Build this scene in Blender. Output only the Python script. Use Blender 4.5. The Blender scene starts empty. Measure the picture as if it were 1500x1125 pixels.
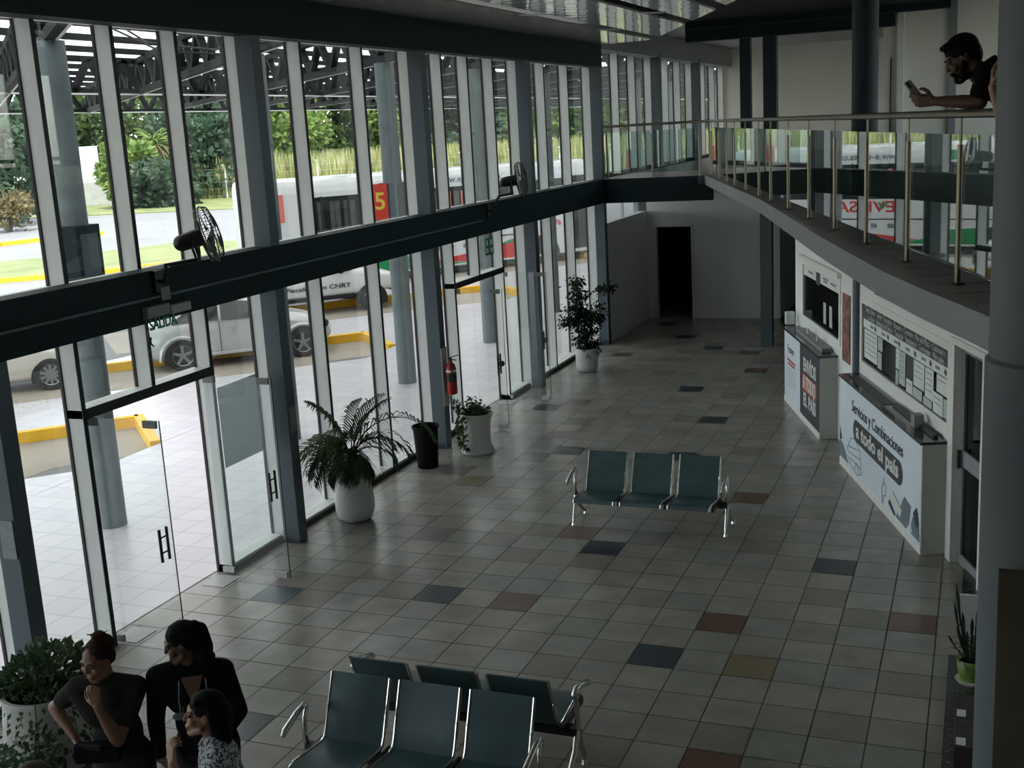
SKY, SUN, EXPO = 0.32, 3.2, 1.28
import bpy, bmesh, math, random
from mathutils import Vector, Matrix, Quaternion
V = Vector
COL = bpy.context.scene.collection
SC = bpy.context.scene
rnd = random.Random(11)
PI = math.pi

# ---------------------------------------------------------------- materials
def mat(name, col, rough=0.5, metal=0.0, var=0.0, scale=6.0, bump=0.0, bscale=40.0, coat=0.0, spec=0.5, detail=3.0):
    m = bpy.data.materials.new(name); m.use_nodes = True
    nt = m.node_tree; b = nt.nodes['Principled BSDF']
    b.inputs['Base Color'].default_value = (*col, 1); b.inputs['Roughness'].default_value = rough
    b.inputs['Metallic'].default_value = metal; b.inputs['Coat Weight'].default_value = coat
    b.inputs['Specular IOR Level'].default_value = spec
    if var or bump:
        tc = nt.nodes.new('ShaderNodeTexCoord')
        n = nt.nodes.new('ShaderNodeTexNoise'); n.inputs['Scale'].default_value = scale; n.inputs['Detail'].default_value = detail
        nt.links.new(tc.outputs['Object'], n.inputs['Vector'])
        if var:
            r = nt.nodes.new('ShaderNodeMapRange')
            r.inputs['From Min'].default_value = 0.3; r.inputs['From Max'].default_value = 0.7
            r.inputs['To Min'].default_value = 1 - var; r.inputs['To Max'].default_value = 1 + var
            nt.links.new(n.outputs['Fac'], r.inputs['Value'])
            mx = nt.nodes.new('ShaderNodeMix'); mx.data_type = 'RGBA'; mx.blend_type = 'MULTIPLY'
            mx.inputs['Factor'].default_value = 1; mx.inputs[6].default_value = (*col, 1)
            nt.links.new(r.outputs['Result'], mx.inputs[7]); nt.links.new(mx.outputs[2], b.inputs['Base Color'])
        if bump:
            n2 = nt.nodes.new('ShaderNodeTexNoise'); n2.inputs['Scale'].default_value = bscale
            nt.links.new(tc.outputs['Object'], n2.inputs['Vector'])
            bp = nt.nodes.new('ShaderNodeBump'); bp.inputs['Strength'].default_value = bump; bp.inputs['Distance'].default_value = 0.02
            nt.links.new(n2.outputs['Fac'], bp.inputs['Height']); nt.links.new(bp.outputs['Normal'], b.inputs['Normal'])
    return m

def glass_mat(name, tint=(0.93, 0.97, 0.95), ior=1.5, gain=1.0):
    m = bpy.data.materials.new(name); m.use_nodes = True
    nt = m.node_tree; nt.nodes.clear()
    out = nt.nodes.new('ShaderNodeOutputMaterial'); mix = nt.nodes.new('ShaderNodeMixShader')
    tr = nt.nodes.new('ShaderNodeBsdfTransparent'); tr.inputs['Color'].default_value = (*tint, 1)
    gl = nt.nodes.new('ShaderNodeBsdfGlossy'); gl.inputs['Roughness'].default_value = 0.0
    fr = nt.nodes.new('ShaderNodeFresnel'); ge = nt.nodes.new('ShaderNodeNewGeometry')   # the node inverts the index on the exit side
    mr = nt.nodes.new('ShaderNodeMapRange'); mr.inputs['To Min'].default_value = ior; mr.inputs['To Max'].default_value = 1 / ior
    nt.links.new(ge.outputs['Backfacing'], mr.inputs['Value']); nt.links.new(mr.outputs['Result'], fr.inputs['IOR'])
    mu = nt.nodes.new('ShaderNodeMath'); mu.operation = 'MULTIPLY'; mu.inputs[1].default_value = gain; mu.use_clamp = True
    nt.links.new(fr.outputs['Fac'], mu.inputs[0]); nt.links.new(mu.outputs[0], mix.inputs['Fac'])
    nt.links.new(tr.outputs[0], mix.inputs[1]); nt.links.new(gl.outputs[0], mix.inputs[2])
    nt.links.new(mix.outputs[0], out.inputs['Surface'])
    return m

def noise_mix(name, stops, scale=4.0, rough=0.7, detail=4.0, voronoi=False):
    """a colour-ramp-over-noise material (speckle, foliage, dirt)"""
    m = bpy.data.materials.new(name); m.use_nodes = True
    nt = m.node_tree; b = nt.nodes['Principled BSDF']; b.inputs['Roughness'].default_value = rough
    tc = nt.nodes.new('ShaderNodeTexCoord')
    n = nt.nodes.new('ShaderNodeTexVoronoi' if voronoi else 'ShaderNodeTexNoise')
    n.inputs['Scale'].default_value = scale
    if not voronoi: n.inputs['Detail'].default_value = detail
    nt.links.new(tc.outputs['Object'], n.inputs['Vector'])
    cr = nt.nodes.new('ShaderNodeValToRGB')
    while len(cr.color_ramp.elements) < len(stops): cr.color_ramp.elements.new(0.5)
    for e, (p, c) in zip(cr.color_ramp.elements, stops): e.position = p; e.color = (*c, 1)
    if voronoi:
        bw = nt.nodes.new('ShaderNodeSeparateColor'); nt.links.new(n.outputs['Color'], bw.inputs[0]); nt.links.new(bw.outputs[0], cr.inputs['Fac'])
    else: nt.links.new(n.outputs['Fac'], cr.inputs['Fac'])
    nt.links.new(cr.outputs['Color'], b.inputs['Base Color'])
    return m

def leaf_mat(name, c1, c2, scale=3.0):
    m = noise_mix(name, [(0.35, c1), (0.65, c2)], scale, 0.6)
    nt = m.node_tree; b = nt.nodes['Principled BSDF']
    b.inputs['Subsurface Weight'].default_value = 0.0
    tl = nt.nodes.new('ShaderNodeBsdfTranslucent'); ad = nt.nodes.new('ShaderNodeMixShader'); ad.inputs['Fac'].default_value = 0.35
    out = [n for n in nt.nodes if n.type == 'OUTPUT_MATERIAL'][0]
    cr = [n for n in nt.nodes if n.type == 'VALTORGB'][0]
    nt.links.new(cr.outputs['Color'], tl.inputs['Color'])
    nt.links.new(b.outputs[0], ad.inputs[1]); nt.links.new(tl.outputs[0], ad.inputs[2]); nt.links.new(ad.outputs[0], out.inputs['Surface'])
    return m

M = {}
M['tile1'] = mat('tile_grey', (0.300, 0.290, 0.255), 0.25, var=0.10, scale=3)
M['tile2'] = mat('tile_warm_grey', (0.278, 0.262, 0.226), 0.25, var=0.10, scale=3)
M['tile3'] = mat('tile_cool_grey', (0.270, 0.272, 0.245), 0.25, var=0.10, scale=3)
M['tile4'] = mat('tile_dim_grey', (0.240, 0.227, 0.200), 0.25, var=0.10, scale=3)
M['t_teal'] = mat('tile_dark_teal', (0.022, 0.040, 0.050), 0.30, var=0.1)
M['t_brown'] = mat('tile_red_brown', (0.135, 0.082, 0.056), 0.28, var=0.1)
M['t_mauve'] = mat('tile_mauve', (0.175, 0.140, 0.130), 0.28, var=0.1)
M['t_tan'] = mat('tile_tan', (0.215, 0.180, 0.115), 0.28, var=0.1)
M['t_green'] = mat('tile_grey_green', (0.24, 0.262, 0.228), 0.28, var=0.1)
M['grout'] = mat('grout', (0.050, 0.048, 0.043), 0.8)
M['walk1'] = mat('paving_pale', (0.56, 0.53, 0.55), 0.42, var=0.08, scale=1.5)
M['walk2'] = mat('paving_lilac', (0.50, 0.475, 0.51), 0.42, var=0.08, scale=1.5)
M['walk3'] = mat('paving_white', (0.61, 0.58, 0.585), 0.42, var=0.08, scale=1.5)
M['walkgrout'] = mat('paving_joint', (0.34, 0.33, 0.34), 0.8)
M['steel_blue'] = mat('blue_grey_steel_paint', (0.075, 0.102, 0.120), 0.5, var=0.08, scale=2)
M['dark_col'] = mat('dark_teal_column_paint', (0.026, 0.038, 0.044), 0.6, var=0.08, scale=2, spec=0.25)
M['bin_black'] = mat('matt_black_bin_plastic', (0.007, 0.007, 0.007), 0.7, spec=0.15)
M['beam'] = mat('dark_green_grey_steel_paint', (0.012, 0.024, 0.027), 0.6, var=0.06, scale=2, spec=0.15)
M['mull'] = mat('white_aluminium', (0.78, 0.80, 0.78), 0.45, var=0.03)
M['mull_dark'] = mat('window_gasket', (0.02, 0.022, 0.022), 0.6)  # gasket black, also the painted shade on room-side mullion faces
M['glass'] = glass_mat('clear_window_glass', (0.95, 0.975, 0.965), 1.5, 1.0)
M['glass_rail'] = glass_mat('railing_glass', (0.76, 0.86, 0.84), 1.9, 1.5)
M['glass_smoke'] = glass_mat('smoked_sheet', (0.36, 0.42, 0.40), 1.45, 1.0)
M['chrome'] = mat('chrome', (0.62, 0.62, 0.60), 0.14, 1.0)
M['inox'] = mat('brushed_stainless', (0.205, 0.185, 0.14), 0.36, 1.0)
M['black'] = mat('black_plastic', (0.012, 0.012, 0.012), 0.45)
M['dark_metal'] = mat('dark_painted_steel', (0.028, 0.033, 0.035), 0.5)
M['wall_white'] = mat('painted_wall', (0.80, 0.82, 0.82), 0.7, var=0.03, scale=1.5, bump=0.05, bscale=30)
M['wall_cream'] = mat('cream_wall', (0.80, 0.78, 0.69), 0.7, var=0.03, scale=1.0)
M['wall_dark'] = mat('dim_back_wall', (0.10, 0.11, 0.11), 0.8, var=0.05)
M['fascia'] = mat('grey_plaster', (0.25, 0.265, 0.275), 0.7, var=0.04, scale=2)
M['mezz'] = mat('brown_grey_mezzanine_tile', (0.150, 0.135, 0.118), 0.35, var=0.12, scale=2.5)
M['soffit'] = mat('grey_soffit', (0.46, 0.47, 0.46), 0.7, var=0.03)
M['trim_white'] = mat('white_painted_trim', (0.80, 0.80, 0.76), 0.5, var=0.03)
M['counter_side'] = mat('off_white_counter_panel', (0.46, 0.46, 0.42), 0.6, var=0.05, scale=2)
M['banner'] = mat('pale_blue_banner', (0.72, 0.80, 0.88), 0.45, var=0.03, scale=2)
M['ink'] = mat('dark_navy_ink', (0.018, 0.026, 0.035), 0.5)
M['ink_white'] = mat('white_ink', (0.78, 0.78, 0.76), 0.5)
M['ink_red'] = mat('red_ink', (0.45, 0.05, 0.04), 0.5)
M['ink_orange'] = mat('orange_red_ink', (0.60, 0.16, 0.09), 0.5)
M['ink_grey'] = mat('slate_ink', (0.16, 0.20, 0.24), 0.5)
M['ink_pale'] = mat('pale_grey_ink', (0.45, 0.50, 0.55), 0.5)
M['granite'] = noise_mix('dark_speckled_granite', [(0.30, (0.008, 0.010, 0.010)), (0.55, (0.04, 0.045, 0.045)), (0.75, (0.16, 0.17, 0.16))], 55, 0.25)
M['granite_top'] = mat('black_granite', (0.03, 0.032, 0.032), 0.12, var=0.3, scale=60)
M['paper'] = mat('white_paper', (0.72, 0.75, 0.73), 0.6, var=0.06, scale=8)
M['paper2'] = mat('pale_green_paper', (0.48, 0.55, 0.52), 0.6, var=0.06, scale=8)
M['seat'] = mat('teal_grey_seat_pad', (0.050, 0.098, 0.110), 0.32, var=0.15, scale=5, spec=0.5)
M['pot_white'] = mat('white_glazed_pot', (0.60, 0.61, 0.59), 0.45, var=0.05, scale=4)
M['soil'] = mat('potting_soil', (0.030, 0.022, 0.016), 0.95, var=0.3, scale=30)
M['palm_leaf'] = leaf_mat('palm_leaf', (0.020, 0.045, 0.018), (0.060, 0.10, 0.035))
M['palm_yellow'] = leaf_mat('yellowing_palm_leaf', (0.14, 0.15, 0.03), (0.22, 0.22, 0.05))
M['ficus'] = leaf_mat('dark_ficus_leaf', (0.012, 0.024, 0.014), (0.030, 0.050, 0.026))
M['ivy'] = leaf_mat('ivy_leaf', (0.030, 0.065, 0.028), (0.090, 0.14, 0.06))
M['stem'] = mat('brown_stem', (0.06, 0.045, 0.03), 0.8, var=0.2)
M['red'] = mat('red_extinguisher_paint', (0.36, 0.012, 0.010), 0.3)
M['sign_red'] = mat('red_sign_board', (0.72, 0.055, 0.03), 0.5)
M['sign_yellow'] = mat('yellow_lettering', (0.85, 0.65, 0.10), 0.5)
M['green'] = mat('green_lettering', (0.0, 0.20, 0.13), 0.5)
M['conc'] = mat('grey_painted_concrete', (0.135, 0.165, 0.175), 0.65, var=0.18, scale=3, bump=0.1)
M['asphalt'] = mat('sunlit_asphalt', (0.195, 0.190, 0.188), 0.85, var=0.10, scale=0.25)
M['dock'] = mat('sandy_concrete_dock', (0.36, 0.315, 0.255), 0.85, var=0.14, scale=0.8)
M['kerb'] = mat('yellow_kerb_paint', (0.86, 0.50, 0.03), 0.6, var=0.10, scale=4)
M['lawn'] = noise_mix('dry_lawn', [(0.3, (0.115, 0.15, 0.04)), (0.7, (0.22, 0.225, 0.085))], 0.6, 0.9)
M['truss'] = mat('black_steel_truss', (0.010, 0.013, 0.014), 0.7, spec=0.12)
M['roofsheet'] = mat('pale_metal_roof_sheet', (0.62, 0.62, 0.59), 0.6, var=0.06, scale=0.7)
M['skylight'] = mat('milky_translucent_roof_sheet', (0.80, 0.80, 0.76), 0.6)
_t = M['skylight'].node_tree; _l = _t.nodes.new('ShaderNodeBsdfTranslucent'); _l.inputs['Color'].default_value = (0.80, 0.79, 0.75, 1)
_m = _t.nodes.new('ShaderNodeMixShader'); _m.inputs['Fac'].default_value = 0.55
_t.links.new(_t.nodes['Principled BSDF'].outputs[0], _m.inputs[1]); _t.links.new(_l.outputs[0], _m.inputs[2])
_t.links.new(_m.outputs[0], [n for n in _t.nodes if n.type == 'OUTPUT_MATERIAL'][0].inputs['Surface'])
M['galv'] = mat('galvanised_angle', (0.45, 0.46, 0.44), 0.5)
M['leafA'] = leaf_mat('tree_leaf_mid', (0.034, 0.074, 0.017), (0.104, 0.172, 0.041), 0.5)
M['leafB'] = leaf_mat('tree_leaf_bright', (0.09, 0.171, 0.028), (0.252, 0.342, 0.072), 0.5)
M['leafC'] = leaf_mat('tree_leaf_bluish', (0.029, 0.061, 0.032), (0.085, 0.143, 0.078), 0.5)
M['leafD'] = leaf_mat('dry_brown_leaf', (0.128, 0.096, 0.04), (0.24, 0.192, 0.08), 0.5)
M['reed'] = noise_mix('reed_grass', [(0.3, (0.20, 0.23, 0.065)), (0.55, (0.36, 0.36, 0.14)), (0.75, (0.50, 0.43, 0.28))], 0.7, 0.9)
M['bark'] = mat('bark', (0.09, 0.07, 0.05), 0.9, var=0.3)
M['block'] = mat('grey_block_wall', (0.42, 0.41, 0.39), 0.9, var=0.1, scale=2)
M['brick'] = mat('orange_brick', (0.40, 0.20, 0.12), 0.9, var=0.2)
M['white_paint'] = mat('white_vehicle_paint', (0.72, 0.73, 0.73), 0.22, coat=0.4)
M['silver'] = mat('silver_car_paint', (0.52, 0.52, 0.52), 0.28, 0.25, coat=0.5)
M['beige_car'] = mat('pale_beige_car_paint', (0.58, 0.56, 0.50), 0.28, 0.1, coat=0.5)
M['car_glass'] = mat('dark_car_glass', (0.012, 0.018, 0.020), 0.08, coat=0.2)
M['tyre'] = mat('tyre_rubber', (0.018, 0.018, 0.018), 0.8)
M['rim'] = mat('alloy_rim', (0.30, 0.31, 0.32), 0.3, 0.8)
M['curtain'] = mat('bus_curtain', (0.075, 0.068, 0.062), 0.9, var=0.5, scale=3)
M['bus_red'] = mat('bus_red', (0.62, 0.035, 0.03), 0.3)
M['bus_green'] = mat('bus_green', (0.02, 0.28, 0.10), 0.3)
M['lamp_red'] = mat('red_marker_lamp', (0.75, 0.20, 0.15), 0.4)
M['skin'] = mat('skin', (0.21, 0.105, 0.066), 0.5, var=0.05, scale=12)
M['skin_tan'] = mat('tanned_skin', (0.115, 0.058, 0.036), 0.55, var=0.05, scale=12)
M['skin_pale'] = mat('paler_skin', (0.36, 0.20, 0.13), 0.5, var=0.05, scale=12)
M['hair'] = mat('black_hair', (0.005, 0.0045, 0.0045), 0.75, spec=0.15, bump=0.4, bscale=120)
M['hair_brown'] = mat('brown_hair', (0.030, 0.015, 0.009), 0.75, spec=0.15, bump=0.4, bscale=120)
M['eye'] = mat('eye', (0.05, 0.04, 0.035), 0.2)
M['lip'] = mat('lip', (0.20, 0.06, 0.05), 0.45)
M['shirt_black'] = mat('black_shirt', (0.007, 0.008, 0.010), 0.9, spec=0.1, bump=0.2, bscale=14)
M['shirt_grey'] = mat('charcoal_grey_shirt', (0.026, 0.026, 0.024), 0.9, spec=0.1, bump=0.2, bscale=14)
M['shirt_polo'] = mat('dark_polo', (0.005, 0.005, 0.007), 0.9, spec=0.1, bump=0.2, bscale=14)
M['jeans'] = mat('dark_trousers', (0.012, 0.013, 0.018), 0.85, bump=0.15, bscale=30)
M['collar_white'] = mat('white_collar', (0.55, 0.56, 0.56), 0.8)
M['pattern'] = noise_mix('white_navy_print', [(0.44, (0.03, 0.05, 0.085)), (0.50, (0.52, 0.55, 0.57))], 62, 0.85, 1.0)
M['phone'] = mat('phone_body', (0.55, 0.55, 0.55), 0.3)
M['wood_dark'] = mat('dark_brown_board', (0.075, 0.066, 0.048), 0.55, var=0.25, scale=3)
M['carton'] = mat('dark_printed_carton', (0.035, 0.028, 0.022), 0.7, var=0.4, scale=12)
M['tissue'] = mat('white_board', (0.50, 0.50, 0.48), 0.6)
M['pot_green'] = noise_mix('green_printed_pot', [(0.40, (0.10, 0.19, 0.03)), (0.55, (0.20, 0.32, 0.06)), (0.70, (0.40, 0.42, 0.36))], 14, 0.5)
M['plum'] = noise_mix('orange_red_poster', [(0.40, (0.020, 0.016, 0.014)), (0.50, (0.26, 0.07, 0.04)), (0.66, (0.34, 0.13, 0.09)), (0.80, (0.30, 0.26, 0.10))], 9, 0.5)
M['white_plastic'] = mat('grey_white_plastic', (0.40, 0.41, 0.40), 0.5)
M['plaque'] = mat('grey_plaque', (0.22, 0.24, 0.25), 0.4, var=0.15, scale=30)
M['acrylic'] = glass_mat('clear_acrylic', (0.90, 0.94, 0.93), 1.4, 0.8)

# ---------------------------------------------------------------- mesh builder
class MB:
    def __init__(s): s.v = []; s.f = []; s.m = []; s.mi = 0
    def add(s, vs, fs):
        o = len(s.v); s.v += [tuple(x) for x in vs]; s.f += [tuple(i + o for i in f) for f in fs]; s.m += [s.mi] * len(fs); return s
    def box(s, a, b):
        x0, y0, z0 = a; x1, y1, z1 = b
        return s.add([(x0,y0,z0),(x1,y0,z0),(x1,y1,z0),(x0,y1,z0),(x0,y0,z1),(x1,y0,z1),(x1,y1,z1),(x0,y1,z1)],
                     [(0,3,2,1),(4,5,6,7),(0,1,5,4),(1,2,6,5),(2,3,7,6),(3,0,4,7)])
    def obox(s, c, ax, ay, az, hx, hy, hz):
        c = V(c); ax, ay, az = V(ax) * hx, V(ay) * hy, V(az) * hz
        P = [c + i * ax + j * ay + k * az for k in (-1, 1) for i, j in ((-1,-1),(1,-1),(1,1),(-1,1))]
        return s.add(P, [(0,3,2,1),(4,5,6,7),(0,1,5,4),(1,2,6,5),(2,3,7,6),(3,0,4,7)])
    def bar(s, p0, p1, w, h, up=(0, 0, 1)):
        p0, p1 = V(p0), V(p1); d = (p1 - p0); L = d.length
        if L < 1e-6: return s
        d /= L; u = V(up)
        if abs(d.dot(u)) > 0.98: u = V((0, 1, 0))
        sd = d.cross(u).normalized(); u = sd.cross(d).normalized()
        return s.obox((p0 + p1) / 2, d, sd, u, L / 2, w / 2, h / 2)
    def rod(s, p0, p1, r0, r1=None, n=10, caps=True):
        r1 = r0 if r1 is None else r1
        return s.tube([p0, p1], [r0, r1], n, caps)
    def tube(s, pts, r, n=8, caps=True):
        pts = [V(p) for p in pts]; k = len(pts)
        if not isinstance(r, (list, tuple)): r = [r] * k
        vs = []; up = None
        for i, p in enumerate(pts):
            d = (pts[min(i + 1, k - 1)] - pts[max(i - 1, 0)])
            d = d.normalized() if d.length > 1e-9 else V((0, 0, 1))
            if up is None: up = V((0, 0, 1)) if abs(d.z) < 0.9 else V((1, 0, 0))
            sd = d.cross(up).normalized(); up = sd.cross(d).normalized()
            for j in range(n):
                a = 2 * PI * j / n; vs.append(p + r[i] * (math.cos(a) * sd + math.sin(a) * up))
        fs = [(i * n + j, i * n + (j + 1) % n, (i + 1) * n + (j + 1) % n, (i + 1) * n + j) for i in range(k - 1) for j in range(n)]
        if caps: fs += [tuple(range(n - 1, -1, -1)), tuple((k - 1) * n + j for j in range(n))]
        return s.add(vs, fs)
    def lathe(s, prof, c=(0, 0, 0), n=24, caps=True):
        cx, cy, cz = c; k = len(prof)
        vs = [(cx + r * math.cos(2 * PI * j / n), cy + r * math.sin(2 * PI * j / n), cz + z) for r, z in prof for j in range(n)]
        fs = [(i * n + j, i * n + (j + 1) % n, (i + 1) * n + (j + 1) % n, (i + 1) * n + j) for i in range(k - 1) for j in range(n)]
        if caps: fs += [tuple(range(n - 1, -1, -1)), tuple((k - 1) * n + j for j in range(n))]
        return s.add(vs, fs)
    def ball(s, c, r, n=12, R=None):
        c = V(c); r = (r, r, r) if not isinstance(r, (tuple, list)) else r; m = n // 2 + 2; vs = []
        for i in range(1, m):
            t = PI * i / m
            for j in range(n):
                a = 2 * PI * j / n; q = V((r[0] * math.sin(t) * math.cos(a), r[1] * math.sin(t) * math.sin(a), r[2] * math.cos(t)))
                vs.append(c + (R @ q if R is not None else q))
        e = V((0, 0, r[2])); vs += [c + (R @ e if R is not None else e), c - (R @ e if R is not None else e)]
        k = m - 1; fs = [(i * n + j, (i + 1) * n + j, (i + 1) * n + (j + 1) % n, i * n + (j + 1) % n) for i in range(k - 1) for j in range(n)]
        fs += [(len(vs) - 2, j, (j + 1) % n) for j in range(n)] + [(len(vs) - 1, (k - 1) * n + (j + 1) % n, (k - 1) * n + j) for j in range(n)]
        return s.add(vs, fs)
    def cap(s, p0, p1, r0, r1, n=10):          # tapered capsule, a closed shell
        p0, p1 = V(p0), V(p1); d = p1 - p0; L = d.length
        if L < 1e-6: return s.ball(p0, r0, n)
        d /= L; pts = []; rr = []
        for t in (-1, -0.8, -0.45, 0): pts.append(p0 + d * r0 * t); rr.append(r0 * math.sqrt(max(0.0004, 1 - t * t)))
        for t in (0, 0.45, 0.8, 1): pts.append(p1 + d * r1 * t); rr.append(r1 * math.sqrt(max(0.0004, 1 - t * t)))
        return s.tube(pts, rr, n)
    def poly(s, pts, h):                        # polygon extruded by vector h
        h = V(h); k = len(pts); P = [V(p) for p in pts]
        return s.add(P + [p + h for p in P], [tuple(range(k - 1, -1, -1)), tuple(range(k, 2 * k))] + [(i, (i + 1) % k, k + (i + 1) % k, k + i) for i in range(k)])
    def quad(s, *p): return s.add(p, [tuple(range(len(p)))])
    def build(s, name, mats, parent=None, smooth=False, bevel=0.0):
        me = bpy.data.meshes.new(name); me.from_pydata(s.v, [], s.f)
        mats = mats if isinstance(mats, (list, tuple)) else [mats]
        for m in mats: me.materials.append(m)
        if len(mats) > 1: me.polygons.foreach_set('material_index', s.m)
        bm = bmesh.new(); bm.from_mesh(me); bmesh.ops.recalc_face_normals(bm, faces=bm.faces); bm.to_mesh(me); bm.free()
        if smooth:
            me.polygons.foreach_set('use_smooth', [True] * len(me.polygons))
            me.set_sharp_from_angle(angle=math.radians(40))
        o = bpy.data.objects.new(name, me); COL.objects.link(o)
        if bevel:
            b = o.modifiers.new('Bevel', 'BEVEL'); b.width = bevel; b.segments = 2; b.limit_method = 'ANGLE'
        if parent is not None: adopt(o, parent)
        return o

def adopt(o, parent):                           # meshes are built in world coordinates, so a root's own placing is undone
    o.parent = parent
    if parent.parent is None:
        o.matrix_parent_inverse = Matrix.LocRotScale(parent.location, parent.rotation_euler, parent.scale).inverted()

def thing(name, label, cat, loc=(0, 0, 0), group=None):
    o = bpy.data.objects.new(name, None); COL.objects.link(o); o.location = loc; o.empty_display_size = 0.1
    o['label'] = label; o['category'] = cat
    if group: o['group'] = group
    return o
def tag(o, label, cat, group=None, kind=None):
    o['label'] = label; o['category'] = cat
    if group: o['group'] = group
    if kind: o['kind'] = kind
    return o
def struct(o): o['kind'] = 'structure'; return o
def sbox(name, a, b, m, bevel=0): return struct(MB().box(a, b).build(name, m, None, bevel=bevel))
def kids(o): return [c for c in bpy.data.objects if c.parent == o]
def copy_tree(o, parent=None):
    c = o.copy(); COL.objects.link(c)
    if parent is not None: c.parent = parent
    for ch in kids(o): copy_tree(ch, c)
    return c
def text(name, body, size, pos, right, up, m, parent=None, align='CENTER', extr=0.002, bold=0.0, width=None):
    cu = bpy.data.curves.new(name, 'FONT'); cu.body = body; cu.size = size; cu.align_x = align; cu.align_y = 'CENTER'
    cu.extrude = extr; cu.offset = bold; cu.resolution_u = 3
    t = bpy.data.objects.new(name, cu); COL.objects.link(t)
    bpy.context.view_layer.update()
    me = bpy.data.meshes.new_from_object(t.evaluated_get(bpy.context.evaluated_depsgraph_get()))
    bpy.data.objects.remove(t); me.materials.clear(); me.materials.append(m)
    r, u = V(right).normalized(), V(up).normalized(); n = r.cross(u)
    if width:
        xs = [v.co.x for v in me.vertices]; k = width / (max(xs) - min(xs))
        for v in me.vertices: v.co.x *= k
    T = Matrix(((r.x, u.x, n.x, pos[0]), (r.y, u.y, n.y, pos[1]), (r.z, u.z, n.z, pos[2]), (0, 0, 0, 1)))
    me.transform(T); me.name = name
    o = bpy.data.objects.new(name, me); COL.objects.link(o)
    if parent is not None: adopt(o, parent)
    return o
def remeshed(mb, name, m, parent, voxel=0.006, it=3):
    o = mb.build(name + '_raw', m)
    md = o.modifiers.new('r', 'REMESH'); md.mode = 'VOXEL'; md.voxel_size = voxel
    if it:
        sm = o.modifiers.new('s', 'SMOOTH'); sm.factor = 0.5; sm.iterations = it
    bpy.context.view_layer.update()
    me = bpy.data.meshes.new_from_object(o.evaluated_get(bpy.context.evaluated_depsgraph_get()))
    old = o.data; bpy.data.objects.remove(o); bpy.data.meshes.remove(old)
    me.name = name; me.materials.clear(); me.materials.append(m)
    me.polygons.foreach_set('use_smooth', [True] * len(me.polygons))
    r = bpy.data.objects.new(name, me); COL.objects.link(r)
    if parent is not None: adopt(r, parent)
    return r
# ---------------------------------------------------------------- camera
cam = bpy.data.cameras.new('camera'); co = bpy.data.objects.new('camera', cam); COL.objects.link(co)
rt, dn, fw = V((0.92956895, 0.36450326, -0.05512654)), V((0.02704469, -0.21656206, -0.97589418)), V((-0.36765493, 0.90567005, -0.21116724))
co.matrix_world = Matrix(((rt.x, -dn.x, -fw.x, 7.0785), (rt.y, -dn.y, -fw.y, 0.0098), (rt.z, -dn.z, -fw.z, 4.4244), (0, 0, 0, 1)))
cam.sensor_width = 36; cam.lens = 36 * 1726.98 / 1500; cam.clip_end = 600; cam.clip_start = 0.02
SC.camera = co

# ---------------------------------------------------------------- floor: one quad per tile, inset so the joint shows
special = {(0,0):5,(3,-4):5,(6,2):5,(9,-4):5,(1,-23):5,(3,-18):5,(0,-32):5,(-1,-13):5,(-4,1):5,(-1,7):5,(3,-13):5,(-2,-35):5,(-4,-19):5,
           (2,0):6,(2,-5):6,(11,-1):6,(7,0):6,(3,-27):6,(-4,-30):6,(6,-9):6,(8,6):6,(2,-31):6,(-4,-39):5,(2,-36):6,
           (-2,-4):7,(-4,-10):7,(-3,-20):7,(-2,-15):7,(-6,-3):7,(8,2):8,(-3,-9):8,(4,1):9,(9,5):9,(11,5):9,(5,-8):9,(7,-12):9}
fl = MB(); fl.mi = 0
fl.quad((-0.45, -4.2, -0.002), (12, -4.2, -0.002), (12, 36, -0.002), (-0.45, 36, -0.002))
g = 0.005
for c in range(-6, 17):
    for r in range(-66, 36):
        x0, y0 = 0.4 * (c + 5), 0.4 * (25 - r - 1)
        if x0 > 8.6 and (y0 < 9 or y0 > 12): continue
        if y0 < -4.1: continue
        fl.mi = special.get((c, r), rnd.choice((1, 1, 1, 2, 2, 3, 3, 4)))
        fl.quad((x0 + g, y0 + g, 0), (x0 + 0.4 - g, y0 + g, 0), (x0 + 0.4 - g, y0 + 0.4 - g, 0), (x0 + g, y0 + 0.4 - g, 0))
struct(fl.build('floor', [M[k] for k in ('grout', 'tile1', 'tile2', 'tile3', 'tile4', 't_teal', 't_brown', 't_mauve', 't_tan', 't_green')]))

# ---------------------------------------------------------------- facade at x = 0
COLY = [-1.25, 2.75, 6.77, 10.77, 14.77, 18.78, 22.78]                 # near faces of the steel posts
ZB0, ZB1, ZU0, ZU1 = 2.88, 3.345, 5.515, 5.95
for i, y in enumerate(COLY):
    sbox('column', (-0.17, y, 0), (0.03, y + 0.17, 6.1), M['steel_blue'])
sbox('beam', (-0.19, -4.0, ZB0), (0.045, 22.95, ZB1), M['beam'])
sbox('beam', (-0.19, -4.0, ZU0), (0.045, 22.95, ZU1 + 0.15), M['beam'])
sbox('trim_1', (-0.40, -4.0, ZB0 + 0.04), (-0.19, 36.2, ZB1 - 0.02), M['mull'])      # white sub-frame behind the beams
sbox('trim_2', (-0.40, -4.0, ZU0 + 0.02), (-0.19, 22.95, ZU1), M['mull'])
mull = {2: [7.92, 8.88, 9.80], 3: [12.07, 13.53], 4: [15.88, 16.83, 17.82], 5: [20.2, 21.5], 1: [3.95, 5.40], 0: [0.0, 0.95, 1.85]}
nt = [3]
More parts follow.
